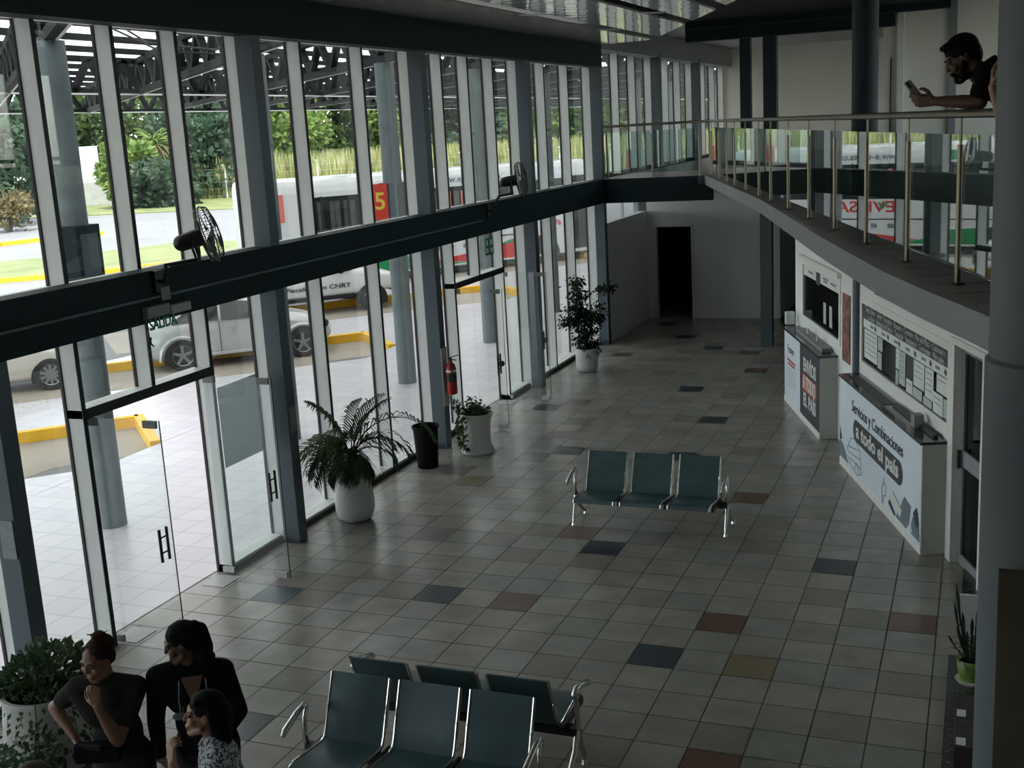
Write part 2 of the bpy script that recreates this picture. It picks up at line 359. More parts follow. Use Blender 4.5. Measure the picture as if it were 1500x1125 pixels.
def mullion(y, z0, z1, x0=-0.36, x1=-0.20, w=0.055):
    o = MB(); o.mi = 0; o.box((x0, y, z0), (x1, y + w, z1)); o.mi = 1
    o.box((x1, y + 0.006, z0), (x1 + 0.006, y + w - 0.006, z1)); o.box((x0 - 0.03, y - 0.012, z0), (x0, y + w + 0.012, z1))  # first strip paints the unlit room-side face dark, second is the glass seam
    struct(o.build('trim_%d' % nt[0], [M['mull'], M['mull_dark']])); nt[0] += 1
nw = [1]
def pane(y0, y1, z0, z1, x=-0.375):
    o = MB().box((x - 0.004, y0, z0), (x + 0.004, y1, z1)).build('window_%d' % nw[0], M['glass']); nw[0] += 1
    return struct(o)
for b in range(len(COLY) - 1):
    ya, yb = COLY[b] + 0.17, COLY[b + 1]
    ms = mull[b]
    edges = [ya - 0.02] + ms + [yb + 0.02]
    for y in ms: mullion(y, ZB1 - 0.05, ZU0 + 0.05)
    mullion(yb + 0.09, ZB1 - 0.05, ZU0 + 0.05)                          # white post hugging the steel one
    for a, c in zip(edges[:-1], edges[1:]): pane(a + 0.03, c + 0.02, ZB1 - 0.03, ZU0 + 0.03)
    door = len(ms) == 3                                               # bays with a pair of glass doors under a transom
    for k, y in enumerate(ms):
        mullion(y, 2.20 if (door and k == 1) else 0.0, ZB0 + 0.05)
    mullion(yb + 0.09, 0.0, ZB0 + 0.05)
    for k, (a, c) in enumerate(zip(edges[:-1], edges[1:])):
        dz = door and k in (1, 2)
        pane(a + 0.03, c + 0.02, 2.22 if dz else 0.08, ZB0 + 0.03)
        if not dz:
            sl = MB(); sl.mi = 0; sl.box((-0.40, a, 0), (-0.215, c, 0.085)); sl.mi = 1; sl.box((-0.215, a, 0), (-0.19, c, 0.06))
            struct(sl.build('trim_%d' % nt[0], [M['mull'], M['mull_dark']])); nt[0] += 1
    if door:
        tr = MB(); tr.mi = 0; tr.box((-0.40, ms[0], 2.15), (-0.20, ms[2] + 0.05, 2.225)); tr.mi = 1; tr.box((-0.20, ms[0], 2.14), (-0.19, ms[2] + 0.05, 2.23))
        struct(tr.build('trim_%d' % nt[0], [M['mull'], M['mull_dark']])); nt[0] += 1
# far upper windows above the mezzanine, y 22.95 to 36
FM = [24.84, 26.17, 29.16, 30.41, 33.3, 34.6, 35.86]
FC = [27.5, 31.65]
fe = [22.95] + sorted(FM + FC) + [36.0]
for y in FM: mullion(y, ZB1, 5.86)
for y in FC:
    sbox('column', (-0.17, y, ZB1), (0.03, y + 0.17, 5.95), M['steel_blue']); mullion(y + 0.06, ZB1, 5.86)
for a, c in zip(fe[:-1], fe[1:]): pane(a + 0.05, c + 0.02, ZB1, 5.88)
sbox('trim_%d' % nt[0], (-0.40, 22.95, 5.86), (0.02, 36.2, 6.35), M['fascia']); nt[0] += 1
sbox('trim_%d' % nt[0], (-0.40, 22.95, ZB1 - 0.02), (-0.19, 36.2, ZB1 + 0.07), M['mull_dark']); nt[0] += 1

# ---------------------------------------------------------------- shell
sbox('wall_left_under', (-0.17, 22.95, 0), (0.0, 26.1, 2.45), M['wall_white'])
pane(23.0, 26.1, 2.45, 3.17, -0.10)
sbox('trim_%d' % nt[0], (-0.12, 24.45, 2.45), (-0.06, 24.49, 3.17), M['wall_white']); nt[0] += 1
wf = MB(); wf.box((0.0, 26.1, 0), (0.2, 26.28, 3.17)); wf.box((1.02, 26.1, 0), (2.97, 26.28, 3.17)); wf.box((0.2, 26.1, 2.08), (1.02, 26.28, 3.17))
struct(wf.build('wall_far_lower', M['wall_white']))
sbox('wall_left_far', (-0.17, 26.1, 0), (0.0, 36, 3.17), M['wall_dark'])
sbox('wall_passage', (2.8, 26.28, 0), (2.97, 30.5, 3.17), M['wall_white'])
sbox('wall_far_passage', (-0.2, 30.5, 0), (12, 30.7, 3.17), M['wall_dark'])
fr = MB(); fr.box((0.16, 26.07, 0), (0.21, 26.12, 2.12)); fr.box((1.01, 26.07, 0), (1.05, 26.12, 2.12)); fr.box((0.16, 26.07, 2.08), (1.05, 26.12, 2.12))
struct(fr.build('trim_%d' % nt[0], M['wall_white'])); nt[0] += 1
wr_ = MB()
for a in ((-4.2, 36.2, 0, 4.2), (-4.2, 36.2, 6.2, 6.6), (-4.2, 11.5, 4.2, 6.2), (22.5, 25.0, 4.2, 6.2), (35.4, 36.2, 4.2, 6.2)): wr_.box((12, a[0], a[2]), (12.2, a[1], a[3]))
struct(wr_.build('wall_right', M['wall_cream']))
for a in ((11.5, 22.5), (25.0, 35.4)):  # unseen upstairs side windows, added to light the cream wall
    struct(MB().box((12.09, a[0], 4.2), (12.11, a[1], 6.2)).build('window_%d' % nw[0], M['glass'])); nw[0] += 1
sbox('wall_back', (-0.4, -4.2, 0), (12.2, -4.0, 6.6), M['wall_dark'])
sbox('wall_far_upper', (-0.4, 36.0, 3.3), (12, 36.2, 6.6), M['wall_cream'])
# mezzanine slab: a diagonal edge from the far beam to the round pillar
E0, E1 = V((2.03, 22.95, 0)), V((7.27, 6.25, 0))
def edge_x(y): return E0.x + (E0.y - y) * (E1.x - E0.x) / (E0.y - E1.y)
sl = MB(); zt, zb = 3.345, 3.165
cor = [(0.03, 22.78), (1.80, 22.78), (1.93, 22.83), (2.03, 22.95), (4.38, 15.63), (5.70, 10.87), (6.10, 9.5), (6.44, 8.37), (6.72, 7.55), (7.08, 6.59), (7.20, 6.25), (12, 6.25), (12, 36), (0.03, 36)]
sl.mi = 0; sl.add([(x, y, zt) for x, y in cor], [tuple(range(len(cor)))])
sl.mi = 3; sl.add([(x, y, zb) for x, y in cor], [tuple(range(len(cor) - 1, -1, -1))])
for i in range(len(cor)):
    (xa, ya), (xb, yb) = cor[i], cor[(i + 1) % len(cor)]
    sl.mi = 2 if i in (0, 1) else 1
    sl.quad((xa, ya, zb), (xb, yb, zb), (xb, yb, zt), (xa, ya, zt))
struct(sl.build('floor_mezzanine', [M['mezz'], M['fascia'], M['beam'], M['wall_white']]))
sbox('beam', (0.05, 22.80, 2.87), (2.2, 22.98, 3.17), M['beam'])
dd = (E1 - E0).normalized(); nn_ = V((dd.y, -dd.x, 0))                   # towards the hall
if nn_.x > 0: nn_ = -nn_
# mezzanine tile joints
tj = MB()
for k in range(-2, 46):
    p = E0 + dd * (0.4 * k); q = p - nn_ * 2.4
    tj.bar((p.x, p.y, zt + 0.0006), (q.x, q.y, zt + 0.0006), 0.006, 0.001)
for k in range(1, 6): tj.bar(E0 - nn_ * 0.4 * k + V((0, 0, zt + 0.0006)), E1 - nn_ * 0.4 * k + V((0, 0, zt + 0.0006)), 0.006, 0.001)
struct(tj.build('trim_%d' % nt[0], M['grout'])); nt[0] += 1
# glossy panel ceiling of the hall with dark slots, ending on the diagonal
def ceil_x(y): return 1.02 + (22.95 - y) * 0.447
m_ceil = mat('glossy_ceiling_panels', (0.86, 0.85, 0.78), 0.2, spec=0.8, coat=1.0)
ntc = m_ceil.node_tree; tcn = ntc.nodes.new('ShaderNodeTexCoord'); wv = ntc.nodes.new('ShaderNodeTexWave')
wv.bands_direction = 'Y'; wv.inputs['Scale'].default_value = 1.6; wv.inputs['Distortion'].default_value = 1.2; wv.inputs['Detail'].default_value = 1.0
bpn = ntc.nodes.new('ShaderNodeBump'); bpn.inputs['Strength'].default_value = 0.10; bpn.inputs['Distance'].default_value = 0.05
ntc.links.new(tcn.outputs['Object'], wv.inputs['Vector']); ntc.links.new(wv.outputs['Fac'], bpn.inputs['Height'])
ntc.links.new(bpn.outputs['Normal'], ntc.nodes['Principled BSDF'].inputs['Normal'])
nz = ntc.nodes.new('ShaderNodeTexNoise'); nz.inputs['Scale'].default_value = 5.0; nz.inputs['Detail'].default_value = 1.5
bp2 = ntc.nodes.new('ShaderNodeBump'); bp2.inputs['Strength'].default_value = 0.13; bp2.inputs['Distance'].default_value = 0.04
ntc.links.new(tcn.outputs['Object'], nz.inputs['Vector']); ntc.links.new(nz.outputs['Fac'], bp2.inputs['Height'])
ntc.links.new(bp2.outputs['Normal'], ntc.nodes['Principled BSDF'].inputs['Coat Normal']); ntc.nodes['Principled BSDF'].inputs['Coat Roughness'].default_value = 0.07; ntc.nodes['Principled BSDF'].inputs['Coat IOR'].default_value = 1.7
xs = [0.0, 1.16, 1.46, 2.48, 2.76, 3.42, 3.70, 4.70, 4.98, 6.0, 6.28, 7.3, 7.58, 8.6, 8.88, 12.0]
cl = MB()
for a, c in zip(xs[0::2], xs[1::2]):
    def ye(x): return min(22.9, max(-4, 22.95 - (x - 1.02) / 0.447))
    cl.poly([(a, -4.0, 5.93), (c, -4.0, 5.93), (c, ye(c), 5.93), (a, ye(a), 5.93)], (0, 0, 0.03))
struct(cl.build('ceiling', m_ceil))
sbox('ceiling_void', (-0.4, -4.2, 6.36), (12.2, 36.2, 6.5), M['soffit'])
vb = MB(); vb.box((1.0, -4, 6.2), (9, 22.9, 6.22)); struct(vb.build('ceiling_slot_back', M['mull_dark']))
for (x0, y) in ((1.18, 15.6), (1.18, 19.2), (2.50, 16.9), (2.50, 13.2)):
    struct(MB().bar((x0, y, 5.925), (x0 + 0.26, y + 0.30, 5.925), 0.12, 0.01).build('trim_%d' % nt[0], M['trim_white'])); nt[0] += 1
# upper walls and roof beams over the mezzanine
sbox('beam', (1.75, 22.8, 5.84), (5.53, 23.05, 6.34), M['beam'])
sbox('beam', (1.80, 22.77, 6.05), (5.53, 22.8, 6.08), M['dark_col'])
sbox('beam', (5.53, 22.8, 6.075), (6.45, 23.05, 6.34), M['beam'])
wu = MB(); wu.box((5.30, 23.3, zt), (12.0, 23.5, 6.36)); struct(wu.build('wall_upper', M['wall_cream']))
sbox('trim_%d' % nt[0], (5.55, 23.18, zt), (5.66, 23.3, 6.36), M['trim_white']); nt[0] += 1
sbox('trim_%d' % nt[0], (6.44, 23.22, zt), (6.56, 23.3, 6.36), M['fascia']); nt[0] += 1
sbox('trim_%d' % nt[0], (5.43, 23.28, zt), (5.445, 23.3, 5.3), M['mull_dark']); nt[0] += 1
# columns
sbox('column', (3.11, 22.82, 0), (3.33, 23.02, 3.17), M['steel_blue'])
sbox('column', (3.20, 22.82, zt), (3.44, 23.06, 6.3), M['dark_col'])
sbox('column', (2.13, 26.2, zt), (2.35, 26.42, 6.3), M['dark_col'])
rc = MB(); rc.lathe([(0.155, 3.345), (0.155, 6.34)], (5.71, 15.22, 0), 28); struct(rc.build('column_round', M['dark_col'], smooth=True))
rc = MB(); rc.lathe([(0.065, 0), (0.065, 3.165)], (5.645, 15.22, 0), 24); struct(rc.build('column_round', M['steel_blue'], smooth=True))
rc = MB(); rc.lathe([(0.32, 0), (0.32, 3.14), (0.303, 3.16), (0.303, 6.34)], (7.425, 6.42, 0), 48); struct(rc.build('column_round', mat('grey_painted_pillar', (0.092, 0.112, 0.122), 0.55, var=0.06, scale=2), smooth=True))

# ---------------------------------------------------------------- ticket wall, parallel to the mezzanine edge
W0 = V((6.87, 11.84, 0)); wd = V((-0.33872, 0.94088, 0)); wn = V((-0.94088, -0.33872, 0)); UP = V((0, 0, 1))
def wp(t, off, z): return W0 + wd * t + wn * off + UP * z
def wbox(mb, t0, t1, o0, o1, z0, z1): return mb.obox(wp((t0 + t1) / 2, (o0 + o1) / 2, (z0 + z1) / 2), wd, wn, UP, (t1 - t0) / 2, (o1 - o0) / 2, (z1 - z0) / 2)
tw = MB()
for a in ((-0.02, 0.20, -0.12, 0, 0, 3.17), (0.2, 3.42, -0.12, 0, 0, 1.30), (0.2, 3.42, -0.12, 0, 2.10, 3.17), (3.42, 4.56, -0.12, 0, 0, 3.17),
          (4.56, 6.85, -0.12, 0, 0, 1.36), (4.56, 6.85, -0.12, 0, 2.2, 3.17), (6.85, 7.42, -0.12, 0, 0, 3.17), (-0.80, -0.02, -0.12, 0, 2.25, 3.17), (-5.0, -0.80, -0.12, 0, 0, 3.17)):
    wbox(tw, *a)
struct(tw.build('wall_tickets', M['wall_white']))
bk = MB(); wbox(bk, -0.9, 7.42, -2.2, -2.1, 0, 3.17); wbox(bk, 7.36, 7.42, -2.2, -0.12, 0, 3.17); wbox(bk, 4.2, 4.26, -2.1, -0.12, 0, 3.17)
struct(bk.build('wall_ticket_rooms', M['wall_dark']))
# ---------------------------------------------------------------- balustrade on the diagonal
bal = thing('balustrade', 'glass balustrade with stainless posts and handrail along the diagonal mezzanine edge', 'railing', (4.6, 14.6, zt))
off = -nn_ * 0.115                                                     # set back from the edge
Lb = (E1 - E0).length
def bp_(t, z): return E0 + dd * t + off + UP * z
pts_posts = [0.05, 0.42, 1.75, 3.05, 4.20, 5.60, 7.05, 8.15, 9.55, 10.90, 12.25, 13.55, 14.85, 16.05]
for t in pts_posts:
    p = MB(); p.rod(bp_(t, zt), bp_(t, zt + 0.84), 0.021, n=12); p.rod(bp_(t, zt + 0.84), bp_(t, zt + 1.0), 0.008, n=8)
    po = p.build('post', M['inox'], bal, smooth=True)
    f = MB(); f.rod(bp_(t, zt), bp_(t, zt + 0.012), 0.045, n=16); f.build('base_flange', M['dark_metal'], po, smooth=True)
p0 = V((0.10, 22.90, 0)); corner = V((2.05, 22.93, 0)) + off * 0.4
hr = MB(); hr.tube([V((0.06, 22.9, zt + 1.02)), V((1.7, 22.9, zt + 1.02)), V((1.95, 22.87, zt + 1.02)), bp_(0.25, zt + 1.02), bp_(0.8, zt + 1.02), bp_(Lb - 0.1, zt + 1.02)], 0.026, 14)
hr.build('handrail', M['inox'], bal, smooth=True)
for a, b in zip(pts_posts, pts_posts[1:] + [Lb - 0.12]):
    if b - a < 0.5: continue
    q = MB(); c = (bp_(a + 0.03, 0) + bp_(b - 0.03, 0)) / 2
    q.obox(c + UP * (zt + 0.10 + 0.40) , dd, nn_, UP, (b - a) / 2 - 0.03, 0.004, 0.40)
    q.build('glass_panel', M['glass_rail'], bal)
for (a, b) in ((0.1, 1.0), (1.04, 1.93)):
    q = MB(); q.box((a, 22.895, zt + 0.10), (b, 22.905, zt + 0.90)); q.build('glass_panel', M['glass_rail'], bal)
for x in (0.10, 1.02, 1.96):
    p = MB(); p.rod((x, 22.9, zt), (x, 22.9, zt + 0.84), 0.021, n=12); p.rod((x, 22.9, zt + 0.84), (x, 22.9, zt + 1.0), 0.008, n=8)
    p.build('post', M['inox'], bal, smooth=True)

# ---------------------------------------------------------------- ticket counters and windows
RT = -wd                                                              # reading direction on the ticket wall, seen from the hall
def counter(name, label, t0, t1, dep, h):
    c = thing(name, label, 'counter', tuple(wp((t0 + t1) / 2, dep / 2, 0)))
    b = MB(); wbox(b, t0, t1, 0.004, dep, 0.0, h); b.build('body', M['counter_side'], c)
    b = MB(); wbox(b, t0 - 0.02, t1, 0.004, dep + 0.03, h, h + 0.03); b.build('worktop', M['granite_top'], c, bevel=0.004)
    b = MB(); wbox(b, t0, t1, dep, dep + 0.012, 0.0, 0.09); b.build('kickboard', M['trim_white'], c)
    return c
D1 = 0.24; H1 = 1.15
c1 = counter('ticket_counter', 'nearer ticket counter faced with a pale blue banner about services all over the country', 0.17, 3.50, D1, H1)
def panel(mb, t0, t1, z0, z1, o0, o1): return wbox(mb, t0, t1, o0, o1, z0, z1)
b = MB(); panel(b, 0.18, 3.49, 0.09, H1 - 0.01, D1, D1 + 0.006); bn = b.build('front_banner', M['banner'], c1)
def tpos(t, z, o): return wp(t, o, z)
o1 = D1 + 0.009
text('headline', 'Servicios y Combinaciones', 0.20, tpos(1.85, 0.90, o1), RT, UP, M['ink'], bn, width=2.10, bold=0.001)
def pill(t0, t1, z0, z1, o, m, par, name):
    r = (z1 - z0) / 2; pts = []
    for k in range(13): a = PI / 2 + PI * k / 12; pts.append((t0 + r + r * math.cos(a), (z0 + z1) / 2 + r * math.sin(a)))
    for k in range(13): a = -PI / 2 + PI * k / 12; pts.append((t1 - r + r * math.cos(a), (z0 + z1) / 2 + r * math.sin(a)))
    q = MB(); q.poly([tpos(t, z, o) for t, z in pts], wn * 0.003); return q.build(name, m, par)
pill(0.80, 2.83, 0.50, 0.77, o1 - 0.002, M['ink'], bn, 'dark_pill')
text('slogan', 'a todo el pa\u00eds', 0.25, tpos(1.815, 0.645, o1 + 0.003), RT, UP, M['ink_white'], bn, width=1.75, bold=0.006)
def flat(par, name, m, polys, o, h=0.002):
    for pl in polys:
        q = MB(); q.poly([tpos(t, z, o) for t, z in pl], wn * h); q.build(name, m, par)
def strokes(par, name, m, lines, o, w=0.012):
    q = MB()
    for ln in lines:
        for a, b2 in zip(ln[:-1], ln[1:]):
            q.bar(tpos(a[0], a[1], o), tpos(b2[0], b2[1], o), w, 0.002, wn)
    return q.build(name, m, par)
flat(bn, 'drawing_dark', M['ink'], [[(3.48, .50), (3.38, .36), (3.48, .33)]], o1)
flat(bn, 'drawing_grey', M['ink_grey'], [[(3.48, .33), (3.33, .30), (3.05, .12), (3.48, .12)], [(1.02, .12), (.86, .28), (.72, .44), (.50, .40), (.56, .20), (.66, .11)], [(.50, .12), (.44, .30), (.26, .42), (.20, .12)]], o1)
flat(bn, 'drawing_slate', M['ink'], [[(1.30, .18), (1.26, .24), (1.02, .13), (1.08, .11)], [(.42, .36), (.30, .46), (.22, .30), (.30, .24)]], o1 + 0.001)
flat(bn, 'drawing_pale', M['paper'], [[(1.26, .26), (1.14, .36), (.80, .26), (.86, .16)], [(.56, .14), (.50, .26), (.44, .14)]], o1 + 0.002)
strokes(bn, 'drawing_lines', M['ink_grey'], [[(3.15, .28), (2.95, .48), (2.75, .52), (2.52, .42), (2.45, .16), (2.62, .10), (2.9, .14), (3.1, .22)], [(3.12, .34), (2.58, .42)], [(3.10, .28), (2.52, .32)], [(3.0, .22), (2.5, .22)], [(2.78, .14), (2.66, .24), (2.52, .14)],
    [(1.55, .10), (1.57, .28), (1.50, .36), (1.42, .34), (1.42, .22), (1.52, .20), (1.5, .10)], [(1.5, .36), (1.48, .42)], [(1.26, .26), (1.14, .36), (.80, .26)]], o1, 0.010)
b = MB(); wbox(b, 1.75, 3.3, 0.06, 0.20, H1 + 0.03, H1 + 0.035); wbox(b, 0.3, 1.7, 0.05, 0.1, H1 + 0.03, H1 + 0.06); b.build('cable_tray', M['black'], c1)
b = MB(); wbox(b, 0.72, 0.84, 0.06, 0.16, H1 + 0.03, H1 + 0.16); b.build('card_holder', M['plaque'], c1)
D2 = 0.24
c2 = counter('ticket_counter', 'farther ticket counter with half white and half black front panels', 4.66, 7.10, D2, H1)
o2 = D2 + 0.006
b = MB(); panel(b, 5.93, 7.08, 0.09, H1 - 0.01, D2, o2); w2 = b.build('white_panel', M['banner'], c2)
b = MB(); panel(b, 4.68, 5.93, 0.09, H1 - 0.01, D2, o2); k2 = b.build('black_panel', M['ink'], c2)
text('sign_line', 'ENV\u00cdOS', 0.27, tpos(5.28, 0.86, o2 + 0.003), RT, UP, M['ink_white'], k2, bold=0.008, width=0.80)
b = MB(); panel(b, 4.86, 5.76, 0.49, 0.72, o2, o2 + 0.002); b.build('orange_band', M['ink_orange'], k2)
text('sign_line', 'A TODO', 0.27, tpos(5.30, 0.605, o2 + 0.005), RT, UP, M['ink_white'], k2, bold=0.008, width=0.80)
text('sign_line', 'EL PA\u00cdS', 0.27, tpos(5.28, 0.35, o2 + 0.003), RT, UP, M['ink_white'], k2, bold=0.008, width=0.80)
strokes(w2, 'logo_strokes', M['ink'], [[(6.80, .96), (6.78, .82)], [(6.74, .90), (6.35, .90)], [(6.7, .86), (6.4, .86)]], o2 + 0.001, 0.03)
strokes(w2, 'red_strokes', M['ink_red'], [[(6.86, .72), (6.26, .72)], [(6.80, .665), (6.32, .665)]], o2 + 0.001, 0.035)
strokes(w2, 'grey_strokes', M['ink_pale'], [[(6.84, z), (6.24, z)] for z in (.58, .53, .48, .43, .38, .33)] + [[(6.8, .22), (6.7, .2)], [(6.5, .2), (6.36, .2)]], o2 + 0.001, 0.014)
b = MB(); wbox(b, 4.9, 6.6, 0.03, 0.16, H1 + 0.03, H1 + 0.08); b.build('till_tray', M['plaque'], c2)
for t in (5.45, 6.05):
    b = MB(); wbox(b, t - 0.05, t + 0.05, 0.1, 0.11, H1 + 0.03, H1 + 0.17); b.build('card_holder', M['white_plastic'], c2)
def frame(par, name, m, t0, t1, z0, z1, w, o0, o1_):
    q = MB(); wbox(q, t0, t1, o0, o1_, z0, z0 + w); wbox(q, t0, t1, o0, o1_, z1 - w, z1); wbox(q, t0, t0 + w, o0, o1_, z0 + w, z1 - w); wbox(q, t1 - w, t1, o0, o1_, z0 + w, z1 - w)
    return q.build(name, m, par)
# nearer ticket window, crowded with notices
nwn = thing('ticket_window', 'nearer white framed ticket window crowded with paper notices and a navy destination board', 'window', tuple(wp(1.8, 0, 1.3)))
frame(nwn, 'frame', M['trim_white'], 0.10, 3.47, 1.27, 2.17, 0.085, -0.12, 0.012)
q = MB(); wbox(q, 0.19, 3.38, -0.020, -0.012, 1.36, 2.08); q.build('pane', M['glass_smoke'], nwn)
q = MB(); wbox(q, 0.20, 3.36, -0.010, -0.005, 1.90, 2.08); nb = q.build('destination_board', M['ink'], nwn)
text('destinations', 'Santa Elena \u00b7 Salem \u00b7 Famatina \u00b7 Rosario \u00b7 C\u00f3rdoba \u00b7 Mar del Plata \u00b7 Catamarca', 0.1, tpos(1.78, 2.03, -0.002), RT, UP, M['paper'], nb, width=2.95, bold=-0.001)
text('destinations', 'La Rioja \u00b7 Santiago del Estero \u00b7 Tucum\u00e1n \u00b7 Resistencia \u00b7 Corrientes \u00b7 Mercedes', 0.1, tpos(1.74, 1.945, -0.002), RT, UP, M['paper'], nb, width=2.80, bold=-0.001)
q = MB(); wbox(q, 0.20, 3.36, -0.010, -0.005, 1.79, 1.90); st = q.build('logo_strip', M['paper'], nwn)
strokes(st, 'logo_marks', M['ink_grey'], [[(t, 1.845), (t - 0.14, 1.845)] for t in (3.05, 2.55, 2.05, 1.6, 1.05, .6)], -0.003, 0.03)
strokes(st, 'logo_blocks', M['ink'], [[(t, 1.86), (t - 0.06, 1.83)] for t in (2.85, 2.32, 1.88, 1.30, .78, .32)], -0.003, 0.05)
notices = [(3.32, 2.75, 1.42, 1.78, 'paper'), (2.72, 2.52, 1.62, 1.78, 'ink_pale'), (2.72, 2.55, 1.40, 1.60, 'paper2'), (1.98, 1.86, 1.55, 1.78, 'paper'), (1.85, 1.62, 1.40, 1.78, 'paper2'), (1.98, 1.88, 1.37, 1.53, 'paper2'),
           (1.58, 1.36, 1.37, 1.52, 'paper'), (1.32, .96, 1.50, 1.78, 'paper'), (1.34, 1.02, 1.37, 1.48, 'paper2'), (.93, .66, 1.46, 1.78, 'paper'), (.98, .70, 1.37, 1.45, 'paper2'), (.56, .24, 1.60, 1.78, 'paper'), (.66, .36, 1.37, 1.58, 'paper'), (.34, .23, 1.38, 1.57, 'paper2')]
for a, b2, z0, z1, k in notices:
    q = MB(); wbox(q, b2, a, -0.010, -0.006, z0, z1); n_ = q.build('notice', M[k], nwn)
    ls = [[(a - 0.04, z), (b2 + 0.05, z)] for z in [z1 - 0.05 - 0.06 * i for i in range(int((z1 - z0) / 0.06) - 1)]]
    if ls: strokes(n_, 'print', M['ink_grey'], ls, -0.0045, 0.008)
wd2 = thing('ticket_window', 'farther ticket window with dark glass and a pale logo strip on top', 'window', tuple(wp(5.7, 0, 1.3)))
frame(wd2, 'frame', M['trim_white'], 4.50, 6.90, 1.32, 2.25, 0.075, -0.12, 0.012)
q = MB(); wbox(q, 4.58, 6.82, -0.020, -0.012, 1.40, 2.17); q.build('pane', M['glass_smoke'], wd2)
q = MB(); wbox(q, 4.58, 6.82, -0.010, -0.005, 2.02, 2.17); st = q.build('logo_strip', M['paper'], wd2)
strokes(st, 'logo_marks', M['ink_grey'], [[(6.5, 2.10), (6.2, 2.10)], [(5.55, 2.12), (5.25, 2.12)], [(5.5, 2.08), (5.3, 2.08)], [(5.1, 2.10), (4.8, 2.10)]], -0.003, 0.03)
q = MB(); wbox(q, 5.72, 5.98, -0.004, -0.001, 1.98, 2.16); q.build('dark_sticker', M['ink'], wd2)
for t in (5.38, 5.02):
    q = MB(); wbox(q, t, t + 0.16, -0.010, -0.006, 1.48, 1.78); q.build('notice', M['paper2'], wd2)
q = MB(); wbox(q, 4.46, 6.95, 0.0, 0.06, 2.25, 2.32); struct(q.build('trim_%d' % nt[0], M['trim_white'])); nt[0] += 1
o = MB(); wbox(o, 3.97, 4.36, 0.004, 0.014, 1.18, 2.08); tag(o.build('poster', M['plum']), 'narrow orange and black poster between the two ticket windows', 'poster')
o = MB(); wbox(o, 0.3, 2.78, 0.004, 0.02, 2.28, 2.50); hb = tag(o.build('overhead_sign', M['ink']), 'dark overhead sign board half hidden under the mezzanine above the nearer window', 'sign')
strokes(hb, 'faint_print', M['ink_pale'], [[(2.70, 2.36), (2.38, 2.36)], [(2.28, 2.36), (2.02, 2.36)], [(1.92, 2.36), (1.70, 2.36)], [(1.60, 2.36), (1.35, 2.36)]], 0.022, 0.05)
o = MB(); o.obox(wp(7.28, 0.12, 1.28), wd, wn, UP, 0.05, 0.07, 0.10); tag(o.build('wall_box', M['paper'], bevel=0.01), 'small white box at the far end of the farther ticket counter', 'box')
# door beside the nearer ticket window
dr = thing('door_2', 'grey framed glazed door beside the nearer ticket window', 'door', tuple(wp(-0.4, 0, 0))); dr['kind'] = 'structure'
q = MB(); wbox(q, -0.05, 0.09, -0.12, 0.03, 0, 2.25); wbox(q, -0.80, -0.05, -0.12, 0.03, 2.19, 2.25); wbox(q, -0.84, -0.79, -0.12, 0.03, 0, 2.25); q.build('door_frame', M['trim_white'], dr)
q = MB()
for a in ((-0.12, -0.05, 0, 2.19), (-0.79, -0.72, 0, 2.19), (-0.72, -0.12, 1.0, 1.16), (-0.72, -0.12, 0, 0.1), (-0.72, -0.12, 2.12, 2.19)): wbox(q, a[0], a[1], -0.10, -0.05, a[2], a[3])
q.build('leaf', M['fascia'], dr)
q = MB(); wbox(q, -0.72, -0.12, -0.08, -0.07, 1.16, 2.12); wbox(q, -0.72, -0.12, -0.08, -0.07, 0.1, 1.0); q.build('pane', M['glass_smoke'], dr)
q = MB(); q.bar(wp(-0.1, -0.02, 0.98), wp(-0.1, -0.02, 1.16), 0.03, 0.03, wn); q.build('handle', M['dark_metal'], dr)

# ---------------------------------------------------------------- glass door leaves, opened square into the hall
def leaf(label, y, side, xh=-0.28, xe=0.53):
    d = thing('glass_door', label, 'door', (xh, y, 0))
    MB().box((xh, y - 0.005, 0.025), (xe, y + 0.005, 2.14)).build('glass_panel', M['glass'], d)
    for x in (xe - 0.10, xh + 0.06):
        for z in (0.02, 2.07):
            if x < 0 and z > 1: continue
            MB().box((x - 0.07, y - 0.014, z), (x + 0.07, y + 0.014, z + 0.065)).build('patch_fitting', M['plaque' if z > 1 else 'white_plastic'], d, bevel=0.002)
    MB().box((xe, y - 0.006, 0.025), (xe + 0.004, y + 0.006, 2.14)).build('edge', M['mull_dark'], d)
    MB().box((xh, y - 0.016, 2.07), (xh + 0.14, y + 0.016, 2.14)).build('top_pivot', M['plaque'], d, bevel=0.002)
    h = MB()
    for s in (-1, 1):
        h.rod((xe - 0.10, y + s * 0.05, 0.86), (xe - 0.10, y + s * 0.05, 1.16), 0.014, n=10)
    for z in (0.94, 1.08): h.rod((xe - 0.10, y - 0.05, z), (xe - 0.10, y + 0.05, z), 0.008, n=8)
    h.build('pull_handle', M['dark_metal'], d, smooth=True)
    return d
leaf('nearest frameless glass door leaf, opened inward behind the women', 8.02, 1)
leaf('frameless glass door leaf opened inward just before the palm pot', 9.77, -1)
l3 = leaf('frameless glass door leaf opened inward beyond the fire extinguisher', 15.93, 1)
l4 = leaf('farthest frameless glass door leaf, opened inward before the tall ficus', 17.84, -1)
for d, y in ((l3, 15.93), (l4, 17.84)):
    MB().rod((0.47, y - 0.012, 1.02), (0.47, y + 0.012, 1.02), 0.045, n=20).build('lock_disc', M['dark_metal'], d)
